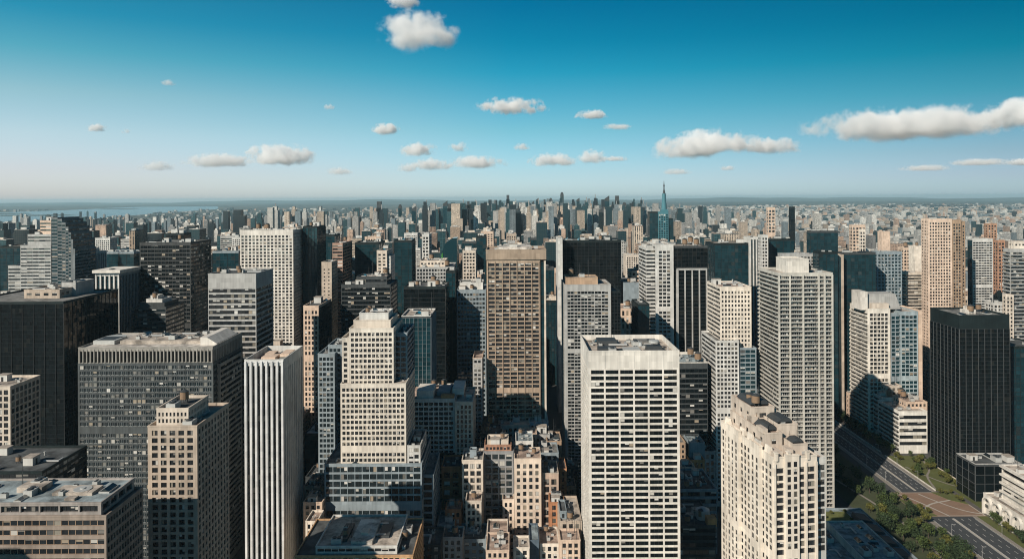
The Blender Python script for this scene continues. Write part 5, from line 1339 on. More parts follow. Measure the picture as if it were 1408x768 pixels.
def crown_mesh(h, r, n, seed, mat):
    rs = np.random.RandomState(seed)
    blobs = [(rs.uniform(-.5, .5) * r, rs.uniform(-.5, .5) * r, h * rs.uniform(.5, .85), r * rs.uniform(.4, .62)) for _ in range(8)]
    m = MB()
    P = []
    for i in range(n):
        bx, by, bz, br = blobs[rs.randint(len(blobs))]
        d = rs.normal(size=3); d /= np.linalg.norm(d)
        P.append(np.array((bx, by, bz)) + d * br * rs.uniform(.55, 1.08) * (1, 1, .8))
    P = np.array(P)
    nrm = rs.normal(size=(n, 3)) + (0, 0, .5); nrm /= np.linalg.norm(nrm, axis=1)[:, None]
    a = np.cross(nrm, rs.normal(size=(n, 3))); a /= np.linalg.norm(a, axis=1)[:, None]
    c = np.cross(nrm, a)
    s = rs.uniform(.28, .62, n)[:, None]
    v = np.stack([P - a * s, P - c * s * .7, P + a * s, P + c * s * .7], 1).reshape(-1, 3)
    m.quads(v, np.arange(n * 4).reshape(-1, 4))
    return m.mesh('crown', mat)
def trunk_mesh(h, seed):
    rs = random.Random(seed)
    m = MB(); m.cyl(0, 0, 0, h * .55, .28, .16, 8)
    for k in range(5):
        a = rs.uniform(0, 6.28); z = h * rs.uniform(.3, .5); L = h * .3
        ex, ey, ez = math.cos(a) * L * .7, math.sin(a) * L * .7, z + L
        m.poly([(.09, 0, z), (-.05, .08, z), (-.05, -.08, z), (ex + .03, ey, ez), (ex - .02, ey + .03, ez), (ex - .02, ey - .03, ez)], [(0, 1, 4, 3), (1, 2, 5, 4), (2, 0, 3, 5)])
    return m.mesh('trunk', BARK)
KINDS = [(crown_mesh(h, r, 620, 40 + i, LEAF[c]), trunk_mesh(h, i), nm) for i, (h, r, c, nm) in enumerate(((10, 4.6, 0, 'green'), (8, 4.2, 1, 'olive'), (12, 5.0, 2, 'dark green'), (9, 4.0, 0, 'green'), (9, 3.8, 3, 'golden')))]
NTREE = [0]
def tree(x, y, k, label, group=None, sc=1.0):
    o = bpy.data.objects.new('broadleaf_tree', None); COL.objects.link(o)
    o.location = (x, y, 0.2); o.rotation_euler = (0, 0, R.uniform(0, 6.28)); o.scale = (sc, sc, sc * R.uniform(.9, 1.1))
    tag(o, label, 'tree', group)
    link('crown', KINDS[k][0], o); link('trunk', KINDS[k][1], o)
# belts of trees along the avenue; copies in one belt look alike
for i in range(58):
    tree(R.uniform(284, 327), 466 + i * 2.3, R.choice((0, 2, 2, 1)), 'dark green tree in the dense belt between the blue roofed hall and the avenue', 'trees in the belt beside the blue roofed hall', R.uniform(.9, 1.35))
for i in range(34):
    tree(R.uniform(288, 334), 605 + i * 5.2, R.choice((0, 2, 3)), 'shaded green tree on the dark lawn left of the avenue', 'trees on the dark lawn left of the avenue', R.uniform(.9, 1.3))
for i in range(26):
    tree(R.choice((R.uniform(390, 404), R.uniform(375, 403))), 644 + i * 3.2, R.choice((1, 1, 0)), 'olive green tree on the sunny lawn in front of the black avenue tower', 'trees on the sunny lawn', R.uniform(.5, .95))
for i in range(8):
    tree(R.uniform(391, 403), 566 + i * 9, R.choice((1, 0)), 'olive green tree in the strip behind the plaza by the dark glass pavilion', 'trees behind the plaza', R.uniform(.5, .8))
for i in range(26):
    tree(R.uniform(374, 383), 736 + i * 5.5, R.choice((0, 2, 2)), 'dark street tree in the row in front of the white avenue blocks', 'street trees before the white avenue blocks', R.uniform(.9, 1.25))
for i in range(16):
    tree(R.uniform(377.5, 382.5), 474 + i * 7, R.choice((0, 1, 2)), 'green tree on the narrow lawn between the near road and the arcaded building', 'trees beside the near road', R.uniform(.7, 1.0))
for x, y in ((333, 595), (336, 601), (332, 610), (333, 620), (339, 594), (376, 632), (380, 624), (381, 634), (372, 634), (379, 617)):
    tree(x, y, R.choice((0, 1, 1)), 'small olive tree on a grass corner of the brown paved plaza', 'trees on the plaza corners', R.uniform(.45, .75))
for i in range(5):
    tree(R.uniform(212, 250), 535 + R.uniform(0, 16), 1, 'olive shrub sized tree on the roof garden of the blue roofed hall', 'small trees on the roof garden', R.uniform(.3, .45))
for o in [q for q in COL.objects if q.get('group') == 'small trees on the roof garden']:
    o.location.z = 20.6
tree(376, 872, 4, 'golden autumn tree at the far end of the avenue below the narrow cream house', None, 1.2)
# street lamps along the avenue
m = MB(); m.cyl(0, 0, 0, 9, .12, .07, 8)
pole = m.mesh('pole', UNIT_M)
m = MB(); m.box(-2.2, 0, -.06, .06, 8.9, 9.02); m.box(-2.9, -1.9, -.16, .16, 8.86, 9.06)
arm = m.mesh('arm', UNIT_M)
for i in range(12):
    yy = 520 + i * 36
    if 585 < yy < 645: continue
    for x, rz in (((AX1 if yy > 600 else 372) + 1.2, 0), ((AX0 if yy > 600 else 336) - 1.2, math.pi)):
        o = bpy.data.objects.new('street_lamp', None); COL.objects.link(o)
        o.location = (x, yy, 0.14); o.rotation_euler = (0, 0, rz)
        tag(o, 'thin grey street lamp with one arm on the %s kerb of the avenue' % ('tower side' if rz == 0 else 'lawn side'), 'street lamp', 'street lamps on the %s kerb' % ('tower side' if rz == 0 else 'lawn side'))
        link('pole', pole, o); link('arm', arm, o)

# ------------------------------------------------------------------ the rest of the city
WALLS = [('cream', CREAM2), ('cream', CREAM), ('grey', GREY), ('pale grey', LGREY), ('pale grey', LGREY), ('white', WHITE), ('peach', PEACH), ('tan', TAN), ('blue grey', BLUEGREY), ('brown', BROWN)]
GLASSY = [('dark glass', BLACK, CURTAIN), ('dark teal glass', BLACK, CURTAIN_T), ('teal glass', DGREY, CURTAIN_T)]
WCOL = {'cream': (0.56, 0.46, 0.36), 'grey': (0.30, 0.30, 0.29), 'pale grey': (0.46, 0.45, 0.42), 'white': (0.72, 0.70, 0.64), 'peach': (0.54, 0.38, 0.28), 'tan': (0.42, 0.31, 0.22),
        'blue grey': (0.20, 0.25, 0.27), 'brown': (0.32, 0.22, 0.16), 'dark glass': (0.02, 0.025, 0.028), 'dark teal glass': (0.018, 0.035, 0.04), 'teal glass': (0.03, 0.08, 0.09)}
def pick(x_px, D):
    warm = min(1, max(0, (x_px - 300) / 900.0))
    if R.random() < 0.50 - 0.22 * warm:
        return R.choice(GLASSY)
    for _ in range(3):
        c = R.choice(WALLS)
        if c[0] in ('cream', 'peach', 'white', 'tan') or R.random() > warm * 0.7:
            return c + (GLASS,)
    return R.choice(WALLS) + (GLASS,)

HF = [(f[0] - 7, f[1] + 7, f[2] - 7, f[3] + 7) for b in HEROES for f in b.foot]
HR = [(topx(r[0], r[2], 100)[0], topx(r[1], r[2], 100)[0], b.D, b.yb, min(topx(r[0], r[3], 100)[0], topx(r[0], r[2], 100)[0]), max(topx(r[1], r[3], 100)[0], topx(r[1], r[2], 100)[0])) for b in HEROES for r in b.rects if not hasattr(b, 'slim')]
CAND = []
D = 560.0
while D < 2700:
    pitch = 52 if D < 1100 else (46 if D < 1700 else 52)
    nxx = int(0.80 * D / pitch)
    for i in range(-nxx, nxx + 1):
        X = i * pitch + R.uniform(-8, 8)
        Y = D + R.uniform(-8, 8)
        w, d = R.uniform(18, 40), R.uniform(20, 38)
        if D > 1200 and R.random() < 0.3:
            w *= 0.6
        if X + w / 2 > (255 if Y < 780 else 318) and X - w / 2 < 405 and Y < 2400:
            continue
        f = (X - w / 2, X + w / 2, Y, Y + d)
        if any(f[0] < h[1] and f[1] > h[0] and f[2] < h[3] and f[3] > h[2] for h in HF) or in_poly(X, Y, WATER):
            continue
        xa, xb = topx(f[0], Y, 60)[0] - 2, topx(f[1], Y, 60)[0] + 2
        right = min(1, max(0, (X / Y * 1000 - 200) / 300.0))
        med = 88 if D < 1300 else (98 - 45 * right)
        h = min(R.lognormvariate(math.log(med), 0.45), 196 - 40 * right)
        if D < 700: h = min(h, 60)
        lim = max([q[3] for q in HR if q[2] > Y and q[4] < xb and q[5] > xa] + [(300 if Y > 1150 else 294) + 26 * R.random()])
        zmax = CAM_H - (lim + 3 - HZ + ROLL * ((xa + xb) / 2 - CX)) * Y / F_PX
        h = min(h, zmax * R.uniform(.9, 1.0)) if zmax < h else h
        if h < 9:
            continue
        CAND.append([f, h, pick((xa + xb) / 2, Y)])
    D += 56 if D < 1500 else 60

# how much of each shows: paint front and side rectangles from far to near
SW, SH = 704, 384
buf = np.full((SH, SW), -1, int)
items = [(c[0][2], k, c[0], c[1]) for k, c in enumerate(CAND)]
for b in HEROES:
    for r in b.rects:
        items.append((r[2], -2, r[:4], r[4]))
items.sort(key=lambda a: -a[0])
for Yn, k, f, h in items:
    for Yq in (f[3], f[2]):
        x0, y0 = topx(f[0], Yq, h); x1, _ = topx(f[1], Yq, h); y1 = topx(f[0], Yq, 0)[1]
        a, c_ = max(0, int(x0 / 2 + .5)), min(SW, int(x1 / 2 + .5))
        e, g = max(0, int(y0 / 2 + .5)), min(SH, int(y1 / 2 + .5))
        if c_ > a and g > e:
            buf[e:g, a:c_] = k
seen = np.bincount(buf[buf >= 0], minlength=len(CAND))
order = [k for k in np.argsort(-seen) if seen[k] >= 8]
MAXF = 290 - len(HEROES)
chosen = order[:MAXF]
print('heroes', len(HEROES), 'candidates', len(CAND), 'seen', len(order), 'chosen', len(chosen))

def far_mesh(name, rows):
    """rows: x0,x1,y0,y1,z0,z1, wall rgb, glass rgb, bay, storey, half window width, half window height, roof rgb"""
    r = rows
    k = len(r)
    bx = np.array([q[:6] for q in r], float)
    idx = [(0, 2, 4), (1, 2, 4), (1, 3, 4), (0, 3, 4), (0, 2, 5), (1, 2, 5), (1, 3, 5), (0, 3, 5)]
    v = np.stack([bx[:, list(i)] for i in idx], 1).reshape(-1, 3)
    f = np.array([(4, 5, 6, 7), (0, 1, 5, 4), (1, 2, 6, 5), (2, 3, 7, 6), (3, 0, 4, 7)])
    m = MB(); m.quads(v, (f[None] + (np.arange(k) * 8)[:, None, None]).reshape(-1, 4))
    me = m.mesh(name, FAR)
    wall = np.array([q[6] for q in r]); glass = np.array([q[7] for q in r]); roof = np.array([q[12] for q in r])
    pat = np.array([(q[10], q[11], 0) for q in r], float)
    def attr(nm, arr):
        a = me.attributes.new(nm, 'FLOAT_COLOR', 'FACE')
        a.data.foreach_set('color', np.concatenate([arr.reshape(-1, 3), np.ones((k * 5, 1))], 1).astype('f').reshape(-1))
    W5 = np.repeat(wall[:, None], 5, 1); W5[:, 0] = roof
    P5 = np.repeat(pat[:, None], 5, 1); P5[:, 0] = 0
    attr('wall_col', W5); attr('glass_col', np.repeat(glass[:, None], 5, 1)); attr('pattern', P5)
    bay = np.array([q[8] for q in r]); fl = np.array([q[9] for q in r])
    hh = (bx[:, 5] - bx[:, 4]); nf = np.maximum(1, np.round(hh / fl))
    uv = np.zeros((k, 5, 4, 2))
    for j, ln in ((1, bx[:, 1] - bx[:, 0]), (2, bx[:, 3] - bx[:, 2]), (3, bx[:, 1] - bx[:, 0]), (4, bx[:, 3] - bx[:, 2])):
        nb = np.maximum(1, np.round(ln / bay))
        uv[:, j, 1, 0] = nb; uv[:, j, 2, 0] = nb; uv[:, j, 2, 1] = nf; uv[:, j, 3, 1] = nf
    u = me.uv_layers.new(name='UVMap')
    u.data.foreach_set('uv', uv.astype('f').reshape(-1))
    return me
def far_row(x0, x1, y0, y1, z0, z1, cname, rs, plain=False):
    j = rs.uniform(.8, 1.3)
    wc = tuple(c * j for c in WCOL[cname])
    gl = (0.012, 0.02, 0.024) if 'glass' in cname else (0.025, 0.028, 0.03)
    if 'teal' in cname: gl = (0.012, 0.035, 0.042)
    s = rs.random()
    ww, wh = (0.32, 0.28) if s < .5 else ((0.5, 0.25) if s < .75 else (0.27, 0.45))
    if 'glass' in cname: ww, wh = 0.45, 0.42
    if plain: ww, wh = 0, 0
    rf = rs.choice(((.42, .36, .31), (.24, .24, .23), (.30, .22, .18), (.52, .48, .43), (.12, .13, .13)))
    return (x0, x1, y0, y1, z0, z1, wc, gl, rs.uniform(3.4, 5.5), rs.uniform(3.3, 4.2), ww, wh, rf)

ROOFS = [('pale', R_PALE), ('pink', R_PINK), ('grey', R_GREY), ('dark', R_DARK), ('white', R_WHITE)]
made = []
for k in chosen:
    f, h, cw = CAND[k]
    cname = cw[0]
    Y = f[2]
    rn, rm = R.choice(ROOFS)
    xa, xb = topx(f[0], Y, h)[0], topx(f[1], Y, h)[0]
    ptop = topx((f[0] + f[1]) / 2, Y, h)[1]
    vis = np.argwhere(buf == k)
    vy, vx = vis.mean(0) * 2
    tall = 'tall' if h > 120 else ('mid height' if h > 60 else 'low')
    shape = 'tower' if h > 2.2 * (f[1] - f[0]) else ('slab' if (f[1] - f[0]) > 1.3 * (f[3] - f[2]) else 'block')
    feat = R.choice(['', 'setback', 'penthouse', 'penthouse', 'twin'])
    if Y < 1500:
        b = B('glass_block' if 'glass' in cname else ('apartment_block' if shape != 'tower' else 'apartment_tower'), '', shape, '', Y, (xa, xb), yb=0, clutter=True)
        b.root.location = ((f[0] + f[1]) / 2, Y, 0); b.Xc = b.root.location.x
        w = f[1] - f[0]; d = f[3] - f[2]
        p_ = R.uniform(3.3, 4.2) / Y * 1000; q_ = R.uniform(3.2, 5.2) / Y * 1000
        if 'glass' in cname: sty = st('c', p_, q_, top=3, seg=R.choice((1, 2, 4)), wh=R.choice((.5, .8)))
        else:
            sty = R.choice((st('g', p_, q_, R.uniform(.42, .7), R.uniform(.42, .6), .5, 3), st('g', p_, q_, R.uniform(.42, .7), R.uniform(.42, .6), .5, 3), st('r', p_, q_, wh=.45, rec=.5, top=3), st('v', p_, q_ * .8, .55, 1, .5, 3, fin=.4)))
        zt = h
        if feat == 'setback': zt = h * .86
        b.box(-w / 2, w / 2, 0, d, 0, zt, sty, None, cw[1], rm, 1.0, glass=cw[2], clutter=R.randint(3, 5))
        if feat == 'setback':
            b.box(-w * .34, w * .34, d * .16, d * .84, zt - .9, h, sty, None, cw[1], rm, 1.0, glass=cw[2], clutter=2)
        elif feat in ('penthouse', 'twin'):
            b.box(-w * .3, w * (.05 if feat == 'twin' else .2), d * .25, d * .7, zt - .99, zt + R.uniform(3, 7), st('b'), None, R.choice((LGREY, CREAM2, cw[1])), rm, .6, clutter=1)
            if feat == 'twin':
                b.box(w * .12, w * .36, d * .3, d * .7, zt - .99, zt + R.uniform(3, 6), st('b'), None, R.choice((LGREY, CREAM2)), rm, .6, clutter=0)
        b.finish()
        root = b.root
    else:
        root = bpy.data.objects.new('apartment_tower' if shape == 'tower' else 'apartment_block', None)
        COL.objects.link(root); root.location = ((f[0] + f[1]) / 2, Y, 0)
        tag(root, None, shape)
        w = f[1] - f[0]; d = f[3] - f[2]
        zt = h * (.88 if feat == 'setback' else 1)
        link('body', far_mesh('body', [far_row(-w / 2, w / 2, 0, d, 0, zt, cname, R)]), root)
        m = MB(); m.box(-w / 2 - .3, w / 2 + .3, -.3, d + .3, zt + .01, zt + 1.2); m.build('roof', rm, root)
        if feat == 'setback':
            link('upper_storeys', far_mesh('upper_storeys', [far_row(-w * .33, w * .33, d * .15, d * .85, zt + 1.21, h, cname, R)]), root)
        elif feat:
            m = MB(); m.box(-w * .25, w * .15, d * .3, d * .7, zt + 1.21, zt + R.uniform(4, 8)); m.build('penthouse', R.choice((LGREY, CREAM2, WHITE)), root)
        for _ in range(R.randint(1, 3)):
            link('air_unit', UNITS['air_unit'], root, (R.uniform(-w * .4, w * .4), R.uniform(1.5, d * .25), zt + 1.2), 0, (1.8, 1.8, 1.8))
    adj = '%s %s %s' % (tall, cname, shape)
    ft = {'': 'with a plain flat %s roof' % rn, 'setback': 'with a setback top', 'penthouse': 'with a %s penthouse' % 'boxy', 'twin': 'with twin roof huts'}[feat]
    made.append((root, adj, ft, vx, vy, Y))

# labels: look, roof, and the named tower it stands next to in depth
LM = [(b, [topx((r[0] + r[1]) / 2, r[2], r[4]) for r in b.rects[:1]][0], b.D) for b in HEROES if b.short and not hasattr(b, 'slim') and b.rects[0][4] > 70]
lab = {}
for root, adj, ft, vx, vy, Y in made:
    best = min(LM, key=lambda q: abs(q[1][0] - vx) + 0.6 * abs(q[1][1] - vy) + (30 if len(q[0].short.split()) > 4 else 0))
    b, (hx, hy), hd = best
    rel = 'behind' if (abs(hx - vx) < 30 and Y > hd) else ('in front of' if abs(hx - vx) < 30 else ('left of' if vx < hx else 'right of'))
    if rel in ('left of', 'right of') and Y > hd * 1.25: rel = 'behind and ' + rel
    lab.setdefault((adj, ft, rel, b.short), []).append((vx, root))
for (adj, ft, rel, sh), lst in lab.items():
    lst.sort(key=lambda a: a[0])
    for i, (vx, root) in enumerate(lst):
        t = '%s %s %s the %s' % (adj, ft, rel, sh)
        if len(lst) > 1:
            t = '%s %s' % ('leftmost' if i == 0 else NTH[i] + '-from-left', t)
        if len(t.split()) > 16: t = t.replace('mid height', 'midrise').replace(' with flat ', ' with ')
        if len(t.split()) > 16: t = t.replace(' with a plain flat ', ' with flat ').replace('behind and right', 'right').replace('behind and left', 'left')
        root['label'] = ' '.join(t.split())
        if len(t.split()) > 16: print('LONG', t)
        root['group'] = 'city buildings in the middle distance'

# everything smaller and farther away: one mass of roofs and walls to the horizon
rs = random.Random(77)
rows = []
cs = set(chosen)
for k, (f, h, cw) in enumerate(CAND):
    if k not in cs and f[2] > 640:
        rows.append(far_row(f[0], f[1], f[2], f[3], 0, h, cw[0], rs))
        if h > 30: rows.append(far_row(f[0] + 5, f[0] + 14, f[2] + 6, f[2] + 16, h - .5, h + rs.uniform(3, 7), rs.choice(('white', 'grey', 'cream')), rs, True))
def far_zone(d0, d1, p0, names, keep):
    D = d0
    while D < d1:
        pitch = p0 * (D / d0) ** .55
        n_ = int(.78 * D / pitch)
        for i in range(-n_, n_ + 1):
            X = i * pitch + rs.uniform(-.3, .3) * pitch; Y = D + rs.uniform(-.3, .3) * pitch
            xp = CX + X / Y * 1000
            if rs.random() > keep(xp, Y) or in_poly(X, Y, WATER) or (Y < 2500 and 300 < X < 410):
                continue
            right = min(1, max(0, (xp - 880) / 200.0)); left = min(1, max(0, (420 - xp) / 300.0))
            core = math.exp(-((xp - 720) / 260.0) ** 2)
            h = rs.lognormvariate(math.log(18 + 24 * core * (Y < 7000)), .6)
            w, d = rs.uniform(.3, .62) * pitch, rs.uniform(.3, .62) * pitch
            if rs.random() < (0.20 * (1 - .75 * right) + 0.34 * core) * (1 if Y < 4500 else (.6 if Y < 6500 else .25)):
                h = rs.uniform(60, 165 if Y < 5000 else 130) * (1 - .35 * right); w = rs.uniform(13, 27); d = rs.uniform(13, 27)
            h = min(h, CAM_H - (20 if Y < 4000 else 13) * Y / 1000 - 0 if Y < 9000 else 60)
            if h < 5: continue
            u = rs.random()  # more teal and grey to the left, painting in the weaker light there
            if u < .38 - .22 * right + .12 * left: c = rs.choice(('dark glass', 'dark teal glass', 'teal glass'))
            elif u < .62 - .25 * right + .2 * left: c = rs.choice(('blue grey', 'grey', 'pale grey', 'blue grey'))
            else: c = rs.choice(('cream', 'white', 'white', 'white', 'peach', 'pale grey'))
            rows.append(far_row(X - w / 2, X + w / 2, Y, Y + d, 0, h, c, rs))
            if h > 40 and rs.random() < .6:
                rows.append(far_row(X - w * .3, X + w * .2, Y + d * .2, Y + d * .7, h - .5, h + rs.uniform(3, 9), c, rs, True))
        D += pitch
def keep1(xp, Y): return 0.92
def keep2(xp, Y):
    if xp < 560: return 0.45 if Y < 9000 else 0.10
    if xp > 880: return 0.6 if Y < 14000 else 0.42
    return 0.5 if Y < 9000 else 0.18
far_zone(2650, 5600, 47, None, keep1)
far_zone(5600, 19000, 64, None, keep2)
for _ in range(345):                                            # slimmer towers of the business district and beyond
    xp = rs.gauss(735, 85) if rs.random() < .6 else rs.uniform(300, 1010)
    D = rs.uniform(2700, 6200)
    if _ > 270: xp, D = rs.uniform(665, 885), rs.uniform(3600, 6000)
    yt = rs.uniform(272, 286) if _ > 270 else rs.uniform(277, 292) if abs(xp - 735) < 170 else rs.uniform(283, 297)
    X, Z = px(xp, yt, D)
    if Z < 50 or in_poly(X, D, WATER): continue
    w = rs.uniform(9, 17)
    c = rs.choice(('dark teal glass', 'dark glass', 'teal glass', 'blue grey', 'pale grey', 'cream', 'white'))
    if _ > 270: c, w = rs.choice(('dark teal glass', 'dark glass', 'teal glass', 'blue grey')), w * .7
    k = rs.random()
    zz = Z if k < .5 else Z * rs.uniform(.84, .94)
    rows.append(far_row(X - w, X + w, D, D + 2 * w, 0, zz, c, rs))
    if k >= .5: rows.append(far_row(X - w * .6, X + w * .6, D + w * .4, D + w * 1.6, zz - .5, Z, c, rs))
    if k > .8: rows.append(far_row(X - 1.6, X + 1.6, D + w - 1.6, D + w + 1.6, Z - .5, Z + rs.uniform(10, 26), 'grey', rs, True))
me = far_mesh('distant_city', rows)
o = tag(link('distant_city', me), kind='stuff')
print('far boxes', len(rows))

# ------------------------------------------------------------------ unseen towers added outside the frame to cast shadows into it
for (X, Y, w, d, h, lb, cw) in (
        (-640, 380, 80, 70, 250, 'unseen tan tower added for its shadow by the pale edge block', TAN),
        (-300, 150, 90, 50, 188, 'unseen cream tower added for its shadow behind the viewpoint', CREAM2),
        (40, -90, 50, 50, 250, 'unseen grey tower added for its shadow just behind the viewpoint', GREY),
        (330, 230, 70, 60, 150, 'unseen tan slab added for its shadow before the blue roofed hall', TAN),
        (-620, 560, 70, 70, 240, 'unseen black tower added for its shadow beside the black left edge block', BLACK)):
    b = B('office_tower', lb, 'tower', '', 300, (0, 10), loc=(X, Y, 0), clutter=False)
    b.box(-w / 2, w / 2, 0, d, 0, h, st('g', 13, 16, .6, .5), None, cw, R_GREY, 1.0)
    b.finish()

# ------------------------------------------------------------------ clouds: lumps of real vapour high beyond the city
def cloud_mat():
    m = bpy.data.materials.new('cloud_vapour'); m.use_nodes = True
    n, l = m.node_tree.nodes, m.node_tree.links
    n.clear()
    out = n.new('ShaderNodeOutputMaterial'); pv = n.new('ShaderNodeVolumePrincipled')
    l.new(pv.outputs[0], out.inputs['Volume'])
    tc = n.new('ShaderNodeTexCoord'); oi = n.new('ShaderNodeObjectInfo')
    ln = n.new('ShaderNodeVectorMath'); ln.operation = 'LENGTH'; l.new(tc.outputs['Object'], ln.inputs[0])
    # noise in world metres, scaled with the cloud's own height (stored as its colour's red value)
    g = n.new('ShaderNodeNewGeometry')
    sc = n.new('ShaderNodeSeparateColor'); l.new(oi.outputs['Color'], sc.inputs[0])
    dv = n.new('ShaderNodeVectorMath'); dv.operation = 'SCALE'; l.new(g.outputs['Position'], dv.inputs[0])
    l.new(mathn(n, l, 'DIVIDE', 0.001, sc.outputs[0]), dv.inputs['Scale'])
    nz = n.new('ShaderNodeTexNoise'); nz.inputs['Scale'].default_value = 1.7; nz.inputs['Detail'].default_value = 8; nz.inputs['Roughness'].default_value = .62
    l.new(dv.outputs[0], nz.inputs['Vector'])
    nb = n.new('ShaderNodeTexNoise'); nb.inputs['Scale'].default_value = 0.62; nb.inputs['Detail'].default_value = 2
    l.new(dv.outputs[0], nb.inputs['Vector'])
    sp = n.new('ShaderNodeSeparateXYZ'); l.new(tc.outputs['Object'], sp.inputs[0])
    # flatter underside
    low = mathn(n, l, 'MULTIPLY', mathn(n, l, 'MINIMUM', mathn(n, l, 'ADD', sp.outputs[2], 0.25), 0.0), 1.3)
    d = mathn(n, l, 'MULTIPLY_ADD', ln.outputs['Value'], -1.2, 0.86)
    d = mathn(n, l, 'ADD', d, mathn(n, l, 'MULTIPLY_ADD', nz.outputs['Fac'], 2.6, -1.3))
    d = mathn(n, l, 'ADD', d, mathn(n, l, 'MULTIPLY_ADD', nb.outputs['Fac'], 1.5, -0.75))
    d = mathn(n, l, 'ADD', d, low)
    edge = n.new('ShaderNodeMapRange'); edge.interpolation_type = 'SMOOTHSTEP'
    edge.inputs['From Min'].default_value = 0.0; edge.inputs['From Max'].default_value = 0.46
    l.new(d, edge.inputs['Value'])
    rim = n.new('ShaderNodeMapRange'); rim.inputs['From Min'].default_value = 1.0; rim.inputs['From Max'].default_value = .85
    l.new(ln.outputs['Value'], rim.inputs['Value'])
    soft = n.new('ShaderNodeMapRange'); soft.interpolation_type = 'SMOOTHSTEP'
    soft.inputs['From Min'].default_value = -0.75; soft.inputs['From Max'].default_value = 0.15; soft.inputs['To Min'].default_value = 0.12
    l.new(sp.outputs[2], soft.inputs['Value'])
    dens = mathn(n, l, 'MULTIPLY', mathn(n, l, 'MULTIPLY', edge.outputs[0], mathn(n, l, 'MULTIPLY', rim.outputs[0], soft.outputs[0])), sc.outputs[1])
    l.new(dens, pv.inputs['Density'])
    pv.inputs['Color'].default_value = (1.0, 0.998, 0.995, 1)
    pv.inputs['Anisotropy'].default_value = -0.05
    return m
CLOUD = cloud_mat()
m = MB()
lat, lon = 10, 16
v = [(0, 0, -1)] + [(math.cos(-math.pi / 2 + math.pi * i / lat) * math.cos(2 * math.pi * j / lon), math.cos(-math.pi / 2 + math.pi * i / lat) * math.sin(2 * math.pi * j / lon), math.sin(-math.pi / 2 + math.pi * i / lat)) for i in range(1, lat) for j in range(lon)] + [(0, 0, 1)]
fs = [(0, 1 + (j + 1) % lon, 1 + j) for j in range(lon)]
for i in range(lat - 2):
    fs += [(1 + i * lon + j, 1 + i * lon + (j + 1) % lon, 1 + (i + 1) * lon + (j + 1) % lon, 1 + (i + 1) * lon + j) for j in range(lon)]
fs += [(1 + (lat - 2) * lon + j, 1 + (lat - 2) * lon + (j + 1) % lon, len(v) - 1) for j in range(lon)]
m.poly(v, fs)
CM = m.mesh('cloud', CLOUD)
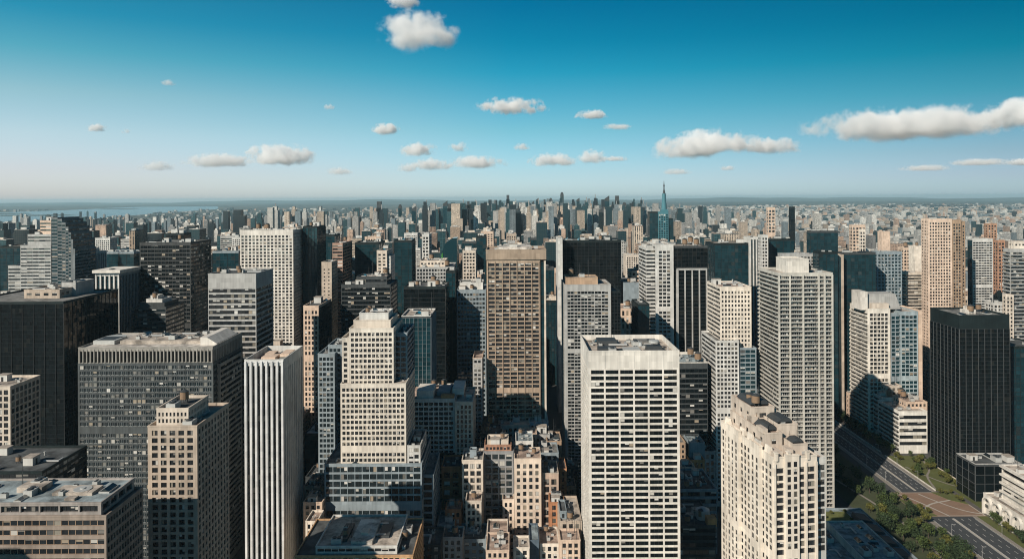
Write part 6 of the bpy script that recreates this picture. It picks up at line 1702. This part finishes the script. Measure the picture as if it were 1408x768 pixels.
# x, y, half width, half height in photograph pixels, optical depth, label
for x, y, hw, hh, od, lb in (
        (570, 46, 66, 44, 9, 'big white cumulus puff high in the middle of the sky'),
        (557, 3, 30, 16, 5, 'small cloud cut by the top of the picture above the big puff'),
        (704, 148, 56, 17, 7, 'flat white cloud below and right of the big puff'),
        (814, 159, 28, 10, 5, 'small oval cloud right of the flat white cloud'),
        (850, 175, 26, 7, 2, 'thin faint wisp below the small oval cloud'),
        (530, 179, 25, 13, 6, 'small round cloud under the big puff'),
        (576, 208, 33, 15, 6, 'small puffy cloud low in the middle'),
        (592, 228, 36, 13, 4, 'low ragged cloud beneath the small puffy cloud'),
        (560, 232, 18, 10, 3, 'little cloud low left of the ragged cloud'),
        (630, 204, 17, 12, 4, 'little upright cloud right of the small puffy cloud'),
        (655, 225, 46, 14, 4, 'soft low cloud left of the slim skyline towers'),
        (718, 203, 14, 9, 4, 'tiny cloud above the slim skyline towers'),
        (760, 222, 38, 15, 5, 'low cloud over the middle of the skyline'),
        (815, 218, 26, 15, 6, 'puffy low cloud left of the spire tower'),
        (845, 219, 24, 6, 2, 'thin tail of the puffy low cloud'),
        (965, 203, 92, 28, 8, 'long cloud bank rising to the right above the spire tower'),
        (1060, 204, 52, 18, 5, 'middle cloud linking the two big right cloud banks'),
        (1250, 176, 160, 33, 6, 'largest wedge shaped cloud bank on the right'),
        (1400, 160, 64, 34, 9, 'bright cloud cut by the right edge of the picture'),
        (1345, 224, 46, 8, 2, 'thin cloud streak low on the right'),
        (1402, 224, 30, 8, 3, 'thin cloud streak at the right edge'),
        (1272, 232, 40, 7, 1.5, 'faint streak under the largest cloud bank'),
        (1001, 231, 14, 8, 3, 'tiny low cloud under the long bank'),
        (930, 237, 26, 7, 1.5, 'faint low wisp near the spire'),
        (385, 218, 58, 24, 8, 'puffy white cloud low on the left'),
        (300, 223, 54, 16, 5, 'flatter cloud left of the puffy left cloud'),
        (215, 230, 30, 11, 2.5, 'soft faint cloud far left over the bay'),
        (132, 177, 18, 9, 4, 'small bright cloud alone on the far left'),
        (174, 181, 9, 6, 2, 'tiny cloud right of the lone small left cloud'),
        (232, 115, 12, 7, 2, 'tiny faint cloud high on the left'),
        (453, 148, 10, 7, 2, 'tiny faint cloud between left and big puff'),
        (466, 237, 22, 9, 2, 'faint low cloud left of the middle')):
    el = (HZ - y) / 1000.0
    D = min(1400 / max(el, .03), 24000)
    X, Z = px(x, y, D)
    o = link('cloud', CM, None, (X, D, Z), 0, (hw * D / 1000, hw * D / 1000 * .8, hh * D / 1000))
    o.rotation_euler.y = {1246: -0.15, 965: -0.12, 1400: -0.2}.get(x, 0.0)
    o.color = (hh * D / 1000 / 1000.0, .75 * od / (2 * hh * D / 1000), 0, 1)
    tag(o, lb, 'cloud', 'clouds')

# ------------------------------------------------------------------ haze over the whole scene
hz_m = bpy.data.materials.new('haze_air'); hz_m.use_nodes = True
n = hz_m.node_tree.nodes; l = hz_m.node_tree.links; n.clear()
o_ = n.new('ShaderNodeOutputMaterial'); pv = n.new('ShaderNodeVolumePrincipled')
pv.inputs['Color'].default_value = (0.62, 0.88, 0.97, 1)
pv.inputs['Density'].default_value = 2.1e-5
pv.inputs['Anisotropy'].default_value = 0.1
l.new(pv.outputs[0], o_.inputs['Volume'])
m = MB(); m.box(-GSZ - 500, GSZ + 500, -3500, GSZ + 500, -1.0, 322.0)
tag(m.build('haze', hz_m), kind='stuff')
